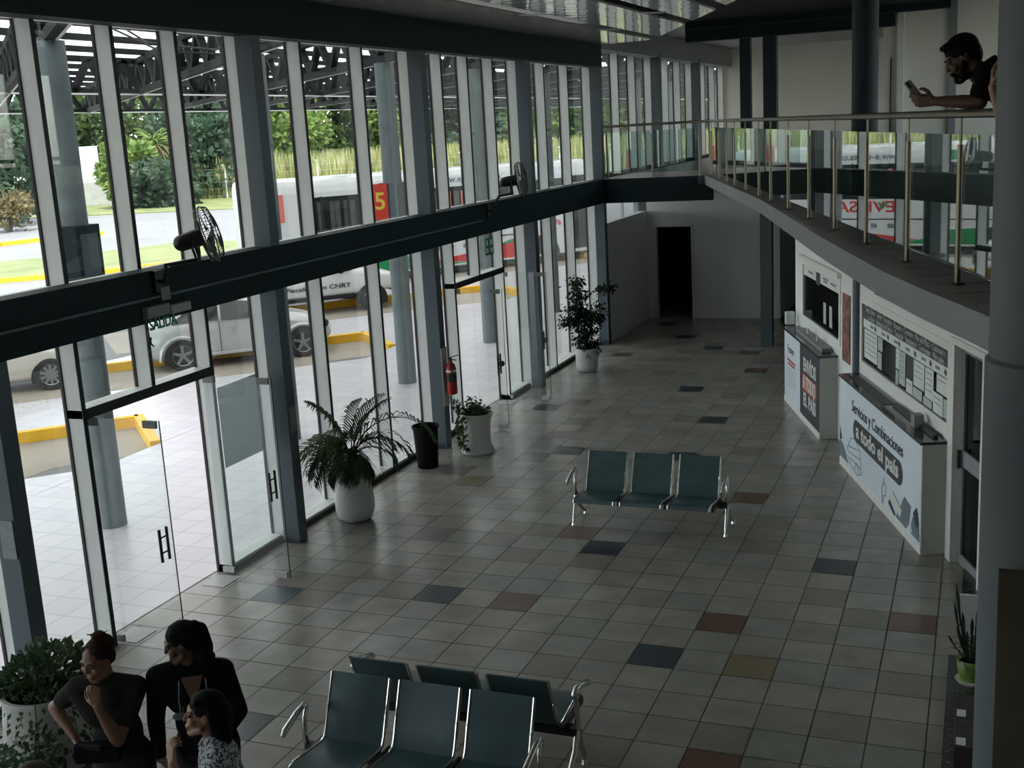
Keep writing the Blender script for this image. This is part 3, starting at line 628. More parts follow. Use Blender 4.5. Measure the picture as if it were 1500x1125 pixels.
for lab, a, b2 in (('steel floor plate at the foot of the nearest door leaf', 8.05, 8.35), ('steel floor plate beside the door leaf before the palm pot', 9.42, 9.72), ('steel floor plate at the second doorway, before the farthest door leaf', 17.5, 17.8)):
    tag(MB().box((-0.32, a, 0.001), (-0.05, b2, 0.006)).build('floor_plate', M['chrome'] if False else M['white_plastic']), lab, 'floor plate')
tag(MB().box((-0.235, 9.92, 1.12), (-0.225, 10.62, 1.98)).build('tinted_sheet', M['glass_smoke']), 'smoky grey translucent sheet fixed to the glass left of the palm', 'sheet')
tag(MB().box((0.031, 10.80, 1.28), (0.041, 10.93, 1.56)).build('plaque', M['plaque']), 'small grey notice plate on the blue steel post left of the palm', 'plaque')
tag(MB().box((-0.12, 6.757, 1.30), (0.02, 6.769, 1.62)).build('plaque', M['plaque']), 'grey notice plate on the nearest steel post above the leafy planter', 'plaque')

# ---------------------------------------------------------------- things on the beam
tag(MB().rod((0.062, -3.9, 3.10), (0.062, 16.5, 3.10), 0.012, n=8).build('cable_conduit', M['conc'], smooth=True), 'thin grey conduit running along the face of the lower beam', 'conduit')
tag(MB().box((0.046, 8.82, 3.06), (0.085, 8.95, 3.18)).build('junction_box', M['plaque'], bevel=0.004), 'small grey junction box on the lower beam under the nearer fan', 'junction box')
def fan(label, base, ctr, ax):
    """base: wall bracket, ctr: cage centre, ax: axis from the motor to the front of the cage"""
    t = thing('wall_fan', label, 'fan', tuple(base)); base, ctr, ax = V(base), V(ctr), V(ax).normalized()
    u = ax.cross(UP).normalized(); w = u.cross(ax).normalized(); R = 0.26
    mb = MB(); mb.rod(ctr - ax * 0.26, ctr - ax * 0.07, 0.075, 0.085, 20); mb.ball(ctr - ax * 0.26, 0.074); mb.build('motor', M['black'], t, smooth=True)
    piv = ctr - ax * 0.17 - w * 0.19
    a = MB(); a.tube([base, base + V((0.10, -0.03, 0.0)), base + V((0.15, -0.07, 0.06)), base + V((0.17, -0.08, 0.16)), V((base.x + 0.20, base.y - 0.03, piv.z - 0.02)), piv], 0.020, 10); a.build('arm', M['black'], t, smooth=True)
    y = MB(); y.tube([piv, piv + u * 0.09, piv + u * 0.10 + w * 0.19], 0.012, 8); y.tube([piv, piv - u * 0.09, piv - u * 0.10 + w * 0.19], 0.012, 8); y.build('yoke', M['black'], t, smooth=True)
    MB().box((base.x - 0.02, base.y - 0.06, base.z - 0.10), (base.x + 0.02, base.y + 0.06, base.z + 0.10)).build('wall_bracket', M['black'], t)
    c = MB()
    def ring(r, d, tr): c.tube([ctr + ax * d + r * (math.cos(k * PI / 16) * u + math.sin(k * PI / 16) * w) for k in range(33)], tr, 5, False)
    ring(R, 0, 0.006); ring(R * 0.93, 0.05, 0.003); ring(R * 0.93, -0.05, 0.003); ring(R * 0.62, 0.075, 0.003); ring(R * 0.62, -0.065, 0.003); ring(0.06, 0.085, 0.004)
    for k in range(44):
        a_ = 2 * PI * k / 44; e = math.cos(a_) * u + math.sin(a_) * w
        c.tube([ctr + ax * 0.085 + e * 0.05, ctr + ax * 0.075 + e * R * 0.62, ctr + ax * 0.05 + e * R * 0.93, ctr + e * R, ctr - ax * 0.05 + e * R * 0.93, ctr - ax * 0.065 + e * R * 0.62, ctr - ax * 0.07 + e * 0.08], 0.0026, 4, False)
    c.build('cage', M['black'], t)
    for k in range(3):
        bl = MB(); a0 = 2 * PI * k / 3
        row = []
        for i in range(6):
            r = 0.04 + 0.22 * i / 5
            for s in (-1, 1):
                an = a0 + s * (0.30 + 0.25 * math.sin(PI * i / 5)); e = math.cos(an) * u + math.sin(an) * w
                row.append(ctr + e * r + ax * (0.018 * s))
        bl.add(row, [(2 * i, 2 * i + 1, 2 * i + 3, 2 * i + 2) for i in range(5)])
        bl.build('blade', M['dark_metal'], t, smooth=True)
    return t
fan('nearer black caged wall fan on the lower beam, above the exit sign', (0.06, 8.82, 3.24), (0.50, 9.06, 3.64), (0.62, 0.66, 0.22))
fan('farther black wall fan on the lower beam, past the second steel post', (0.06, 16.74, 3.22), (0.50, 17.04, 3.67), (0.86, 0.48, 0.12))
def exit_light(y0, label):
    t = thing('emergency_light', label, 'emergency light', (0.06, y0, 2.95))
    MB().box((0.046, y0 - 0.30, 2.93), (0.11, y0 + 0.02, 3.03)).build('housing', M['plaque'], t, bevel=0.006)
    MB().box((0.046, y0 + 0.04, 2.92), (0.105, y0 + 0.34, 3.00)).build('lamp_cover', M['white_plastic'], t, bevel=0.006)
    return t
exit_light(8.87, 'grey emergency light housing on the lower beam above the exit sign')
s = thing('exit_sign', 'clear hanging sign reading SALIDA with green letters', 'sign', (0.075, 8.75, 2.7))
MB().box((0.072, 8.56, 2.62), (0.078, 9.04, 2.93)).build('acrylic_panel', M['acrylic'], s)
text('lettering', 'SALIDA', 0.135, (0.081, 8.80, 2.86), (0, 1, 0), UP, M['green'], s, bold=0.004, width=0.40)
pg = MB(); pg.ball((0.082, 8.60, 2.745), (0.002, 0.016, 0.016), 10); pg.bar((0.082, 8.60, 2.728), (0.082, 8.585, 2.69), 0.02, 0.003, (1, 0, 0)); pg.bar((0.082, 8.60, 2.70), (0.082, 8.63, 2.665), 0.014, 0.003, (1, 0, 0)); pg.bar((0.082, 8.588, 2.69), (0.082, 8.56, 2.66), 0.014, 0.003, (1, 0, 0))
pg.build('running_figure', M['black'], s)
s = thing('exit_sign', 'small green emergency sign hanging at the second doorway', 'sign', (0.075, 16.8, 2.7))
MB().box((0.07, 16.45, 2.55), (0.076, 16.85, 2.90)).build('acrylic_panel', M['acrylic'], s)
MB().box((0.077, 16.50, 2.57), (0.079, 16.80, 2.82)).build('green_field', M['green'], s)
pg = MB()
for a in ((16.53, 16.60), (16.68, 16.77)):
    pg.box((0.079, a[0], 2.71), (0.081, a[1], 2.79)); pg.box((0.079, a[0], 2.60), (0.081, a[1], 2.67))
pg.build('pictogram', M['ink_white'], s)
# fire extinguisher on the third post
x = thing('fire_extinguisher', 'red fire extinguisher hanging on a blue steel post, over a white backing sheet', 'fire extinguisher', (0.13, 14.85, 0.80))
b = MB(); b.lathe([(0.02, .78), (0.07, .80), (0.075, .84), (0.075, 1.16), (0.06, 1.22), (0.028, 1.25), (0.028, 1.28)], (0.135, 14.85, 0), 24); b.build('cylinder', M['red'], x, smooth=True)
b = MB(); b.rod((0.135, 14.85, 1.26), (0.135, 14.85, 1.32), 0.022, n=12); b.bar((0.12, 14.85, 1.32), (0.26, 14.85, 1.36), 0.02, 0.012); b.bar((0.12, 14.85, 1.30), (0.24, 14.83, 1.29), 0.02, 0.012); b.build('valve_lever', M['black'], x)
b = MB(); b.tube([(0.135, 14.83, 1.29), (0.17, 14.76, 1.27), (0.20, 14.75, 1.1), (0.20, 14.76, .90)], 0.010, 8); b.build('hose', M['black'], x, smooth=True)
b = MB(); b.lathe([(0.0765, .98), (0.0765, 1.10)], (0.135, 14.85, 0), 24, False); b.build('label_band', M['black'], x, smooth=True)
b = MB(); b.lathe([(0.077, 1.12), (0.077, 1.15)], (0.135, 14.85, 0), 24, False); b.build('white_band', M['paper'], x, smooth=True)
tag(MB().box((0.031, 14.77, 0.62), (0.04, 14.95, 1.46)).build('backing_sheet', M['tissue']), 'worn white sheet on the steel post behind the fire extinguisher', 'sheet')
# ---------------------------------------------------------------- three-seat waiting benches
def make_bench(label):
    """faces -Y, centred on x = 0, seat-back line near y = 0"""
    t = thing('waiting_bench', label, 'bench', (0, 0, 0), 'three-seat waiting benches')
    prof = [(-0.525, 0.365), (-0.515, 0.398), (-0.46, 0.410), (-0.30, 0.392), (-0.12, 0.368), (-0.065, 0.378), (-0.03, 0.43), (0.005, 0.52), (0.07, 0.67), (0.12, 0.79)]
    pit = 0.53
    for k in (-1, 0, 1):
        cx = k * pit; hw = 0.218
        s = MB(); th = 0.012
        for sx in (-hw, hw):
            for y, z in prof: s.v.append((cx + sx, y, z))
        n = len(prof)
        for i, (y, z) in enumerate(prof):
            a = prof[max(0, i - 1)]; b = prof[min(n - 1, i + 1)]; d = V((b[0] - a[0], b[1] - a[1])).normalized()
        lo = [(y - 0.0, z) for y, z in prof]
        off_ = []
        for i in range(n):
            a = prof[max(0, i - 1)]; b = prof[min(n - 1, i + 1)]; d = V((b[0] - a[0], b[1] - a[1])).normalized(); off_.append((prof[i][0] + d.y * th, prof[i][1] - d.x * th))
        for sx in (-hw, hw):
            for y, z in off_: s.v.append((cx + sx, y, z))
        q = lambda g_, i: g_ * n + i
        for i in range(n - 1):
            s.f += [(q(0, i), q(0, i + 1), q(1, i + 1), q(1, i)), (q(2, i), q(3, i), q(3, i + 1), q(2, i + 1)), (q(0, i), q(2, i), q(2, i + 1), q(0, i + 1)), (q(1, i), q(1, i + 1), q(3, i + 1), q(3, i))]
        s.f += [(q(0, 0), q(1, 0), q(3, 0), q(2, 0)), (q(0, n - 1), q(2, n - 1), q(3, n - 1), q(1, n - 1))]; s.m = [0] * len(s.f)
        shell = s.build('seat_shell', M['seat'], t, smooth=True)
        for sx in (-1, 1):
            f = MB(); x_ = cx + sx * (hw + 0.008)
            f.tube([(x_, y + 0.004, z - 0.004) for y, z in prof], 0.0115, 8); f.build('side_rail', M['chrome'], t, smooth=True)
            c = MB(); c.rod((x_, 0.002, 0.47), (x_, 0.040, 0.58), 0.016, n=8); c.build('rail_bracket', M['chrome'], t, smooth=True)
    b = MB(); b.box((-0.86, -0.16, 0.285), (0.86, -0.08, 0.345)); b.build('crossbeam', M['black'], t)
    for k in (-1.5, -0.5, 0.5, 1.5):
        a = MB(); a.bar((k * pit * 0.98, -0.48, 0.365), (k * pit * 0.98, -0.03, 0.345), 0.022, 0.05); a.build('seat_bracket', M['black'], t)
    for sx in (-1, 1):
        X = sx * 0.865
        l = MB(); l.tube([(X, -0.12, 0.32), (X, -0.15, 0.22), (X, -0.22, 0.09), (X, -0.235, 0.03)], [0.026, 0.022, 0.018, 0.016], 10); l.rod((X, -0.235, 0.0), (X, -0.235, 0.03), 0.028, 0.02, 12); l.build('leg', M['chrome'], t, smooth=True)
        l = MB(); l.tube([(X, -0.12, 0.32), (X, -0.05, 0.20), (X, 0.12, 0.08), (X, 0.20, 0.03)], [0.026, 0.022, 0.018, 0.016], 10); l.rod((X, 0.20, 0.0), (X, 0.20, 0.03), 0.028, 0.02, 12); l.build('leg', M['chrome'], t, smooth=True)
        a = MB(); a.tube([(X, -0.12, 0.33), (X, -0.13, 0.42), (X, -0.12, 0.54), (X, -0.08, 0.605), (X, -0.11, 0.630), (X, -0.20, 0.615), (X, -0.36, 0.565), (X, -0.40, 0.535)], [0.022, 0.018, 0.018, 0.018, 0.02, 0.022, 0.022, 0.016], 10); a.build('armrest', M['chrome'], t, smooth=True)
    return t
B0 = make_bench('teal grey three-seat bench standing alone in the middle of the hall')
B1 = copy_tree(B0); B1['label'] = 'teal grey three-seat bench nearest the camera, facing it, beside the women'
B2 = copy_tree(B0); B2['label'] = 'teal grey three-seat bench back to back behind the nearest bench, facing away'
B0.location = (3.72, 12.27, 0)
B1.location = (3.68, 6.48, 0)
B2.location = (3.69, 6.96, 0); B2.rotation_euler = (0, 0, PI)

# ---------------------------------------------------------------- plants indoors
def leaves(mb, n, pos, size, r, droop=0.0, aspect=0.45):
    """n small pointed leaves; pos() gives a point and an outward direction"""
    for _ in range(n):
        p, o = pos(); p = V(p); o = V(o)
        d = (o + V((r.uniform(-1, 1), r.uniform(-1, 1), r.uniform(-1, 1))) * 0.7 - UP * droop)
        if d.length < 1e-3: d = V((1, 0, 0))
        d.normalize(); s = d.cross(V((r.uniform(-1, 1), r.uniform(-1, 1), r.uniform(-1, 1)))).normalized(); nrm = s.cross(d)
        L = size * r.uniform(0.7, 1.25); w = L * aspect
        mb.add([p, p + d * L * 0.45 + s * w / 2 + nrm * 0.08 * L, p + d * L, p + d * L * 0.45 - s * w / 2 + nrm * 0.08 * L, ], [(0, 1, 2), (0, 2, 3)])
    return mb
r1 = random.Random(5)
# palm
pc = V((0.25, 11.68, 0))
t = thing('potted_palm', 'potted palm with long drooping fronds in a tall white rounded pot', 'plant', tuple(pc))
b = MB(); b.lathe([(0.06, 0), (0.15, 0.0), (0.20, 0.04), (0.232, 0.13), (0.235, 0.24), (0.215, 0.40), (0.185, 0.58), (0.172, 0.66), (0.165, 0.675), (0.155, 0.665), (0.15, 0.60)], tuple(pc), 40, True); b.build('pot', M['pot_white'], t, smooth=True)
b = MB(); b.lathe([(0.01, 0.64), (0.153, 0.63)], tuple(pc), 24); b.build('soil', M['soil'], t)
b = MB()
for k in range(4):
    a = k * 1.7; b.tube([pc + V((0.03 * math.cos(a), 0.03 * math.sin(a), 0.63)), pc + V((0.05 * math.cos(a), 0.05 * math.sin(a), 0.86))], [0.022, 0.014], 8)
b.build('stem', M['stem'], t, smooth=True)
lat = V((0.73, 0.68, 0))                                             # across the view
def frond(dirv, L, rise, droop, m, nl=21, ll=0.31):
    dirv = V(dirv).normalized(); pts = []; p = pc + V((0, 0, 0.80)) + dirv * 0.03; ang = rise
    for i in range(13):
        pts.append(p.copy()); p = p + (dirv * math.cos(ang) + UP * math.sin(ang)) * (L / 12); ang -= droop / 12
    mb = MB(); mb.tube(pts, [0.009 - 0.0006 * i for i in range(13)], 5)
    side = dirv.cross(UP).normalized()
    for i in range(nl):
        f = 0.16 + 0.84 * i / (nl - 1); x = f * 11.99; k = int(x); q = pts[k].lerp(pts[min(12, k + 1)], x - k)
        tg = (pts[min(12, k + 1)] - pts[max(0, k - 1)]).normalized()
        l = ll * math.sin(PI * min(0.97, 0.18 + 0.80 * f)) ** 0.6 * r1.uniform(0.85, 1.1)
        for s in (-1, 1):
            d = (tg * 0.62 + side * s * 0.75 + UP * 0.12).normalized()
            m1 = q + d * l * 0.55; tip = q + d * l - UP * l * r1.uniform(0.25, 0.6)
            w = d.cross(UP).normalized() * 0.0120 + UP * 0.004
            mb.add([q - w * 0.5, q + w * 0.5, m1 + w, m1 - w, tip], [(0, 1, 2, 3), (3, 2, 4)])
    mb.build('frond', m, t)
for dv, L, ri, dr_, mm in [((lat.x, lat.y, 0), 1.32, 1.16, 2.5, 'palm_leaf'), ((0.9, 0.25, 0), 0.85, 1.0, 2.3, 'palm_leaf'), ((-lat.x, -lat.y, 0), 0.85, 1.0, 2.4, 'palm_leaf'), ((-0.3, -0.9, 0), 0.75, 0.7, 2.3, 'palm_leaf'),
        ((-0.75, -0.5, 0), 0.95, 0.75, 2.7, 'palm_yellow'), ((0.4, -0.9, 0), 0.65, 0.8, 2.3, 'palm_leaf'), ((0.8, -0.5, 0), 0.62, 0.7, 2.2, 'palm_leaf'), ((-0.2, 0.9, 0), 0.85, 1.3, 1.3, 'palm_leaf'),
        ((0.3, 0.75, 0), 0.85, 1.35, 1.1, 'palm_leaf'), ((-0.9, 0.2, 0), 0.6, 1.1, 1.9, 'palm_leaf'), ((0.1, -1, 0), 0.5, 0.3, 1.6, 'palm_leaf'), ((-0.5, -0.85, 0), 0.62, 1.2, 2.6, 'palm_leaf'), ((0.65, -0.75, 0), 0.5, 0.2, 1.6, 'palm_leaf'),
        ((0.6, 0.1, 0), 0.85, 1.4, 1.0, 'palm_leaf'), ((-0.55, -0.35, 0), 0.82, 1.42, 0.9, 'palm_leaf'), ((0.2, -0.95, 0), 0.55, 0.9, 2.6, 'palm_leaf'), ((-0.8, 0.6, 0), 0.7, 0.9, 2.2, 'palm_leaf'), ((0.85, 0.5, 0), 0.6, 0.6, 2.0, 'palm_leaf'), ((-0.35, -0.9, 0), 0.45, 0.1, 1.5, 'palm_leaf'), ((-0.9, -0.4, 0), 0.55, 0.4, 1.9, 'palm_leaf'), ((0.9, -0.3, 0), 0.45, 0.2, 1.5, 'palm_leaf'), ((lat.x, lat.y, 0), 0.6, 1.0, 2.2, 'palm_leaf'), ((-lat.x, -lat.y, 0), 0.6, 0.6, 2.0, 'palm_leaf')]:
    frond(dv, L, ri, dr_, M[mm])
# bin
t = thing('waste_bin', 'black plastic waste bin under the palm frond, beside the steel post', 'bin', (0.14, 13.90, 0))
b = MB(); b.lathe([(0.135, 0.0), (0.142, 0.01), (0.172, 0.54), (0.182, 0.545), (0.182, 0.575), (0.170, 0.575), (0.160, 0.50), (0.13, 0.03)], (0.14, 13.90, 0), 32); b.build('bin_body', M['bin_black'], t, smooth=True)
b = MB(); b.lathe([(0.186, 0.545), (0.188, 0.575), (0.178, 0.58)], (0.14, 13.90, 0), 32, False); b.build('rim', M['bin_black'], t, smooth=True)
# flared pot with ivy
pc = V((0.54, 14.72, 0))
t = thing('potted_ivy', 'trailing ivy in a flared white pot beside the fire extinguisher', 'plant', tuple(pc))
b = MB(); b.lathe([(0.10, 0), (0.225, 0.0), (0.235, 0.02), (0.215, 0.06), (0.190, 0.12), (0.185, 0.25), (0.190, 0.40), (0.210, 0.50), (0.243, 0.56), (0.245, 0.575), (0.215, 0.57), (0.18, 0.48)], tuple(pc), 40); b.build('pot', M['pot_white'], t, smooth=True)
b = MB(); b.lathe([(0.01, 0.53), (0.205, 0.53)], tuple(pc), 24); b.build('soil', M['soil'], t)
def pos_top():
    a = r1.uniform(0, 2 * PI); rr = 0.19 * math.sqrt(r1.random()); return pc + V((rr * math.cos(a), rr * math.sin(a), 0.54 + 0.10 * r1.random())), V((math.cos(a) * .5, math.sin(a) * .5, 0.5))
def pos_up():
    h = r1.random(); return pc - lat * 0.02 + V((r1.gauss(0, .05), r1.gauss(0, .05), 0.58 + 0.20 * h)), V((r1.gauss(0, 1), r1.gauss(0, 1), .3))
def pos_trail():
    h = r1.random(); a = math.atan2(-lat.y, -lat.x) + r1.uniform(-0.9, 0.75); rr = 0.22 + 0.05 * math.sin(h * 3)
    return pc + V((rr * math.cos(a), rr * math.sin(a), 0.64 - 0.56 * h)), V((math.cos(a), math.sin(a), -.4))
mb = MB(); leaves(mb, 230, pos_top, 0.06, r1, 0.2, 0.7); leaves(mb, 90, pos_up, 0.055, r1, 0.1, 0.7); leaves(mb, 250, pos_trail, 0.055, r1, 0.4, 0.7)
leaves(mb, 70, lambda: (pc - lat * 0.27 + V((r1.gauss(0, .03), r1.gauss(0, .03), r1.uniform(.6, .78))), V((0, 0, .4))), 0.05, r1, 0.1, 0.7)
mb.build('foliage', M['ivy'], t)
# ficus
pc = V((0.38, 20.24, 0))
t = thing('potted_ficus', 'tall dark ficus in a white pot near the far end of the window wall', 'plant', tuple(pc))
b = MB(); b.lathe([(0.10, 0), (0.15, 0.0), (0.185, 0.03), (0.205, 0.12), (0.21, 0.30), (0.205, 0.42), (0.19, 0.43), (0.185, 0.36)], tuple(pc), 36); b.build('pot', M['pot_white'], t, smooth=True)
b = MB(); b.lathe([(0.01, 0.38), (0.19, 0.38)], tuple(pc), 24); b.build('soil', M['soil'], t)
b = MB(); brs = []
for k, (dx, z1) in enumerate([(-0.14, 1.70), (-0.04, 1.45), (-0.30, 1.15), (0.40, 1.52), (0.12, 1.05), (-0.22, 1.35), (0.06, 0.75)]):
    pts = [pc + V((0, 0, 0.38)), pc + lat * dx * 0.25 + V((0, 0, 0.38 + (z1 - 0.38) * 0.4)), pc + lat * dx * 0.7 + V((r1.uniform(-.05, .05), 0, 0.38 + (z1 - 0.38) * 0.75)), pc + lat * dx + V((0, 0, z1))]
    b.tube(pts, [0.014, 0.011, 0.008, 0.004], 6); brs.append(pts)
b.build('trunk', M['stem'], t, smooth=True)
mb = MB()
for (u, z, su, sz, n) in [(-0.16, 1.66, .10, .10, 90), (-0.10, 1.42, .14, .11, 150), (-0.16, 1.18, .16, .12, 170), (-0.34, 0.98, .10, .10, 100), (-0.08, 0.98, .16, .12, 190), (0.10, 1.02, .14, .12, 170), (0.44, 1.50, .11, .07, 130), (0.26, 0.98, .10, .10, 110), (0.02, 0.74, .15, .11, 170), (-0.12, 0.60, .10, .09, 90), (-0.02, 0.46, .10, .07, 70), (0.14, 0.52, .07, .09, 70), (-0.05, 0.34, .05, .08, 40), (0.16, 0.40, .04, .07, 35), (0.3, 1.2, .05, .08, 30)]:
    def ps(u=u, z=z, su=su, sz=sz):
        g1, g2, g3 = r1.gauss(0, .6), r1.gauss(0, .6), r1.gauss(0, .6)
        return pc + lat * (u + su * g1) + V((0.06, -0.07, 0)) * g2 * 1.6 + UP * (z + sz * g3), lat * g1 + UP * g3 * .3
    leaves(mb, int(n * 1.5), ps, 0.078, r1, 0.8, 0.48)
mb.build('foliage', M['ficus'], t)
# leafy planter by the nearest post
pc = V((0.74, 6.14, 0))
t = thing('potted_shrub', 'leafy shrub spilling over a large white pot beside the woman in grey', 'plant', tuple(pc))
b = MB(); b.lathe([(0.15, 0), (0.27, 0.0), (0.31, 0.05), (0.33, 0.20), (0.315, 0.40), (0.30, 0.52), (0.315, 0.58), (0.31, 0.60), (0.28, 0.60), (0.26, 0.5)], tuple(pc), 40); b.build('pot', M['pot_white'], t, smooth=True)
b = MB(); b.lathe([(0.01, 0.56), (0.28, 0.56)], tuple(pc), 24); b.build('soil', M['soil'], t)
def ps1():
    a = r1.uniform(0, 2 * PI); q = V((math.cos(a), math.sin(a), 0)); k = math.sqrt(r1.random())
    return pc + q * 0.36 * k + UP * (0.62 + 0.28 * (1 - k * k) * r1.random() + 0.02) + V((0, 0.08, 0)), q * .6 + UP * .5
def ps2():
    h = r1.random(); a = r1.choice((-1.9, -1.0, -0.3, 0.5, 3.0)) + r1.gauss(0, 0.22); q = V((math.cos(a), math.sin(a), 0))
    return pc + q * (0.36 + 0.05 * math.sin(4 * h)) + UP * (0.62 - 0.5 * h), q - UP * .6
mb = MB(); leaves(mb, 900, ps1, 0.07, r1, 0.1, 0.6); leaves(mb, 420, ps2, 0.05, r1, 0.4, 0.6); mb.build('foliage', M['ivy'], t)
b = MB()
for a in (-1.9, -1.0, -0.3, 0.5): b.tube([pc + V((math.cos(a) * .2, math.sin(a) * .2, .6)), pc + V((math.cos(a) * .34, math.sin(a) * .34, .66)), pc + V((math.cos(a) * .39, math.sin(a) * .39, .3)), pc + V((math.cos(a) * .37, math.sin(a) * .37, .1))], 0.004, 5)
b.build('stem', M['stem'], t)
pc2 = V((1.02, 5.62, 0))
t = thing('potted_shrub', 'small pale bushy plant in the bottom left corner, before the large white pot', 'plant', tuple(pc2))
b = MB(); b.lathe([(0.09, 0), (0.11, 0), (0.15, 0.22), (0.145, 0.235), (0.12, 0.2)], tuple(pc2), 28); b.build('pot', M['stem'], t, smooth=True)
def ps3():
    a = r1.uniform(0, 2 * PI); q = V((math.cos(a), math.sin(a), 0)); k = math.sqrt(r1.random()); return pc2 + q * 0.20 * k + UP * (0.22 + 0.24 * r1.random()), q + UP * .4
mb = MB(); leaves(mb, 420, ps3, 0.05, r1, 0.1, 0.6); mb.build('foliage', M['leafC'], t)
# granite bench, pot, cartons on the right
sbox('floor_granite_step', (6.915, 6.0, 0.0), (7.9, 9.42, 0.10), M['granite'])
sbox('floor_granite_threshold', (6.99, 10.55, 0.0), (7.9, 11.6, 0.012), M['granite'])
pc = V((7.085, 8.98, 0.10))
t = thing('potted_stem_plant', 'spiky dark plant in a green patterned pot on the granite step by the pillar', 'plant', tuple(pc))
b = MB(); b.lathe([(0.06, 0.02), (0.085, 0.02), (0.105, 0.17), (0.11, 0.19), (0.10, 0.19), (0.085, 0.15)], tuple(pc), 28); b.build('pot', M['pot_green'], t, smooth=True)
b = MB(); b.lathe([(0.05, 0.0), (0.10, 0.0), (0.115, 0.022), (0.10, 0.022)], tuple(pc), 28); b.build('saucer', M['pot_white'], t, smooth=True)
b = MB(); b.lathe([(0.01, 0.16), (0.098, 0.16)], tuple(pc), 20); b.build('soil', M['soil'], t)
mb = MB()
for dx, dy, h, w in [(-0.10, .02, .62, .02), (-0.06, .0, .40, .018), (-0.09, -.04, .30, .014), (0.04, .0, .46, .03), (0.07, .03, .42, .03), (0.0, .03, .34, .02), (-0.03, -.05, .28, .015), (0.03, -.03, .36, .02), (-0.14, .0, .20, .012), (-.11, .03, .46, .016)]:
    p0_ = pc + V((dx * .25, dy * .5, .16)); p1_ = pc + V((dx * 1.2, dy * 1.4, .16 + h)); mid = (p0_ + p1_) / 2 + V((dx * .15, 0, .02))
    mb.tube([p0_, mid, p1_.lerp(mid, .35), p1_], [w * .35, w * .45, w * .8, w * .15], 6)
    for k in range(4): q = p0_.lerp(mid, .4 + .2 * k); mb.tube([q, q + V((r1.uniform(-.06, .03), r1.uniform(-.03, .03), r1.uniform(.01, .06)))], [.005, .002], 5)
mb.build('stems', M['ficus'], t, smooth=True)
tag(MB().obox((7.045, 10.02, 0.20), (1, 0, 0), (0, 0.985, 0.17), (0, -0.17, 0.985), 0.075, 0.012, 0.20).build('white_board', M['tissue']), 'white board leaning upright behind the spiky plant', 'board')
for (x0, x1, y0, y1, h, lab) in ((6.99, 7.13, 7.62, 8.02, 0.18, 'dark printed carton on the granite step, nearest the camera'), (6.985, 7.13, 8.06, 8.42, 0.16, 'dark printed carton on the granite step, just before the green pot')):
    c = thing('carton', lab, 'box', ((x0 + x1) / 2, (y0 + y1) / 2, 0.10))
    MB().box((x0, y0, 0.10), (x1, y1, 0.10 + h)).build('carton_body', M['carton'], c, bevel=0.004)
    MB().box((x0 + 0.015, y0 + 0.02, 0.10 + h), (x0 + 0.075, y0 + 0.12, 0.103 + h)).build('white_label', M['paper'], c)
tag(MB().box((7.195, 5.98, 0.0), (7.75, 6.06, 2.14)).build('brown_board', M['wood_dark'], bevel=0.006), 'dark brown board standing upright in front of the pillar at the right edge', 'board')
# ---------------------------------------------------------------- people
def rotm(f, up=(0, 0, 1)):
    f = V(f).normalized(); r = f.cross(V(up)).normalized(); u = r.cross(f).normalized()
    return Matrix(((r.x, f.x, u.x), (r.y, f.y, u.y), (r.z, f.z, u.z)))
def head_shell(mb, c, R, k=1.0, male=False):
    L = lambda *p: V(c) + R @ (V(p) * k)
    E_ = lambda p, r: mb.ball(L(*p), tuple(x * k for x in r), 16, R)
    Cp = lambda a, b, r0, r1: mb.cap(L(*a), L(*b), r0 * k, r1 * k, 10)
    E_((0, -.012, .035), (.073, .094, .084)); E_((0, .022, -.028), (.060, .068, .082)); E_((0, .030, -.070), (.050, .052, .048))
    E_((0, .068, -.100), (.026, .022, .020)); Cp((0, .088, .012), (0, .103, -.024), .009, .0115); E_((0, .103, -.028), (.0145, .010, .009))
    Cp((-.042, .076, .024), (.042, .076, .024), .013, .013); E_((-.042, .066, -.030), (.026, .024, .024)); E_((.042, .066, -.030), (.026, .024, .024))
    Cp((-.018, .086, -.062), (.018, .086, -.062), .0085, .0085); Cp((-.016, .084, -.076), (.016, .084, -.076), .0095, .0095)
    for s in (-1, 1):
        E_((s * .074, -.004, -.004), (.011, .022, .032)); Cp((s * .052, .020, -.070), (s * .022, .066, -.100), .020, .018)
def face_bits(c, R, k, parent, hairm=None):
    L = lambda *p: V(c) + R @ (V(p) * k)
    for s in (-1, 1):
        e = MB(); e.ball(L(s * .031, .079, .004), (.012 * k, .008 * k, .008 * k), 10, R); e.build('eye', M['eye'], parent, smooth=True)
        b = MB(); b.tube([L(s * .016, .091, .024), L(s * .034, .089, .030), L(s * .050, .078, .025)], .004 * k, 6); b.build('eyebrow', hairm or M['hair'], parent, smooth=True)
    m = MB(); m.cap(L(-.020, .093, -.068), L(.020, .093, -.068), .0045 * k, .0045 * k, 8); m.build('lips', M['lip'], parent, smooth=True)
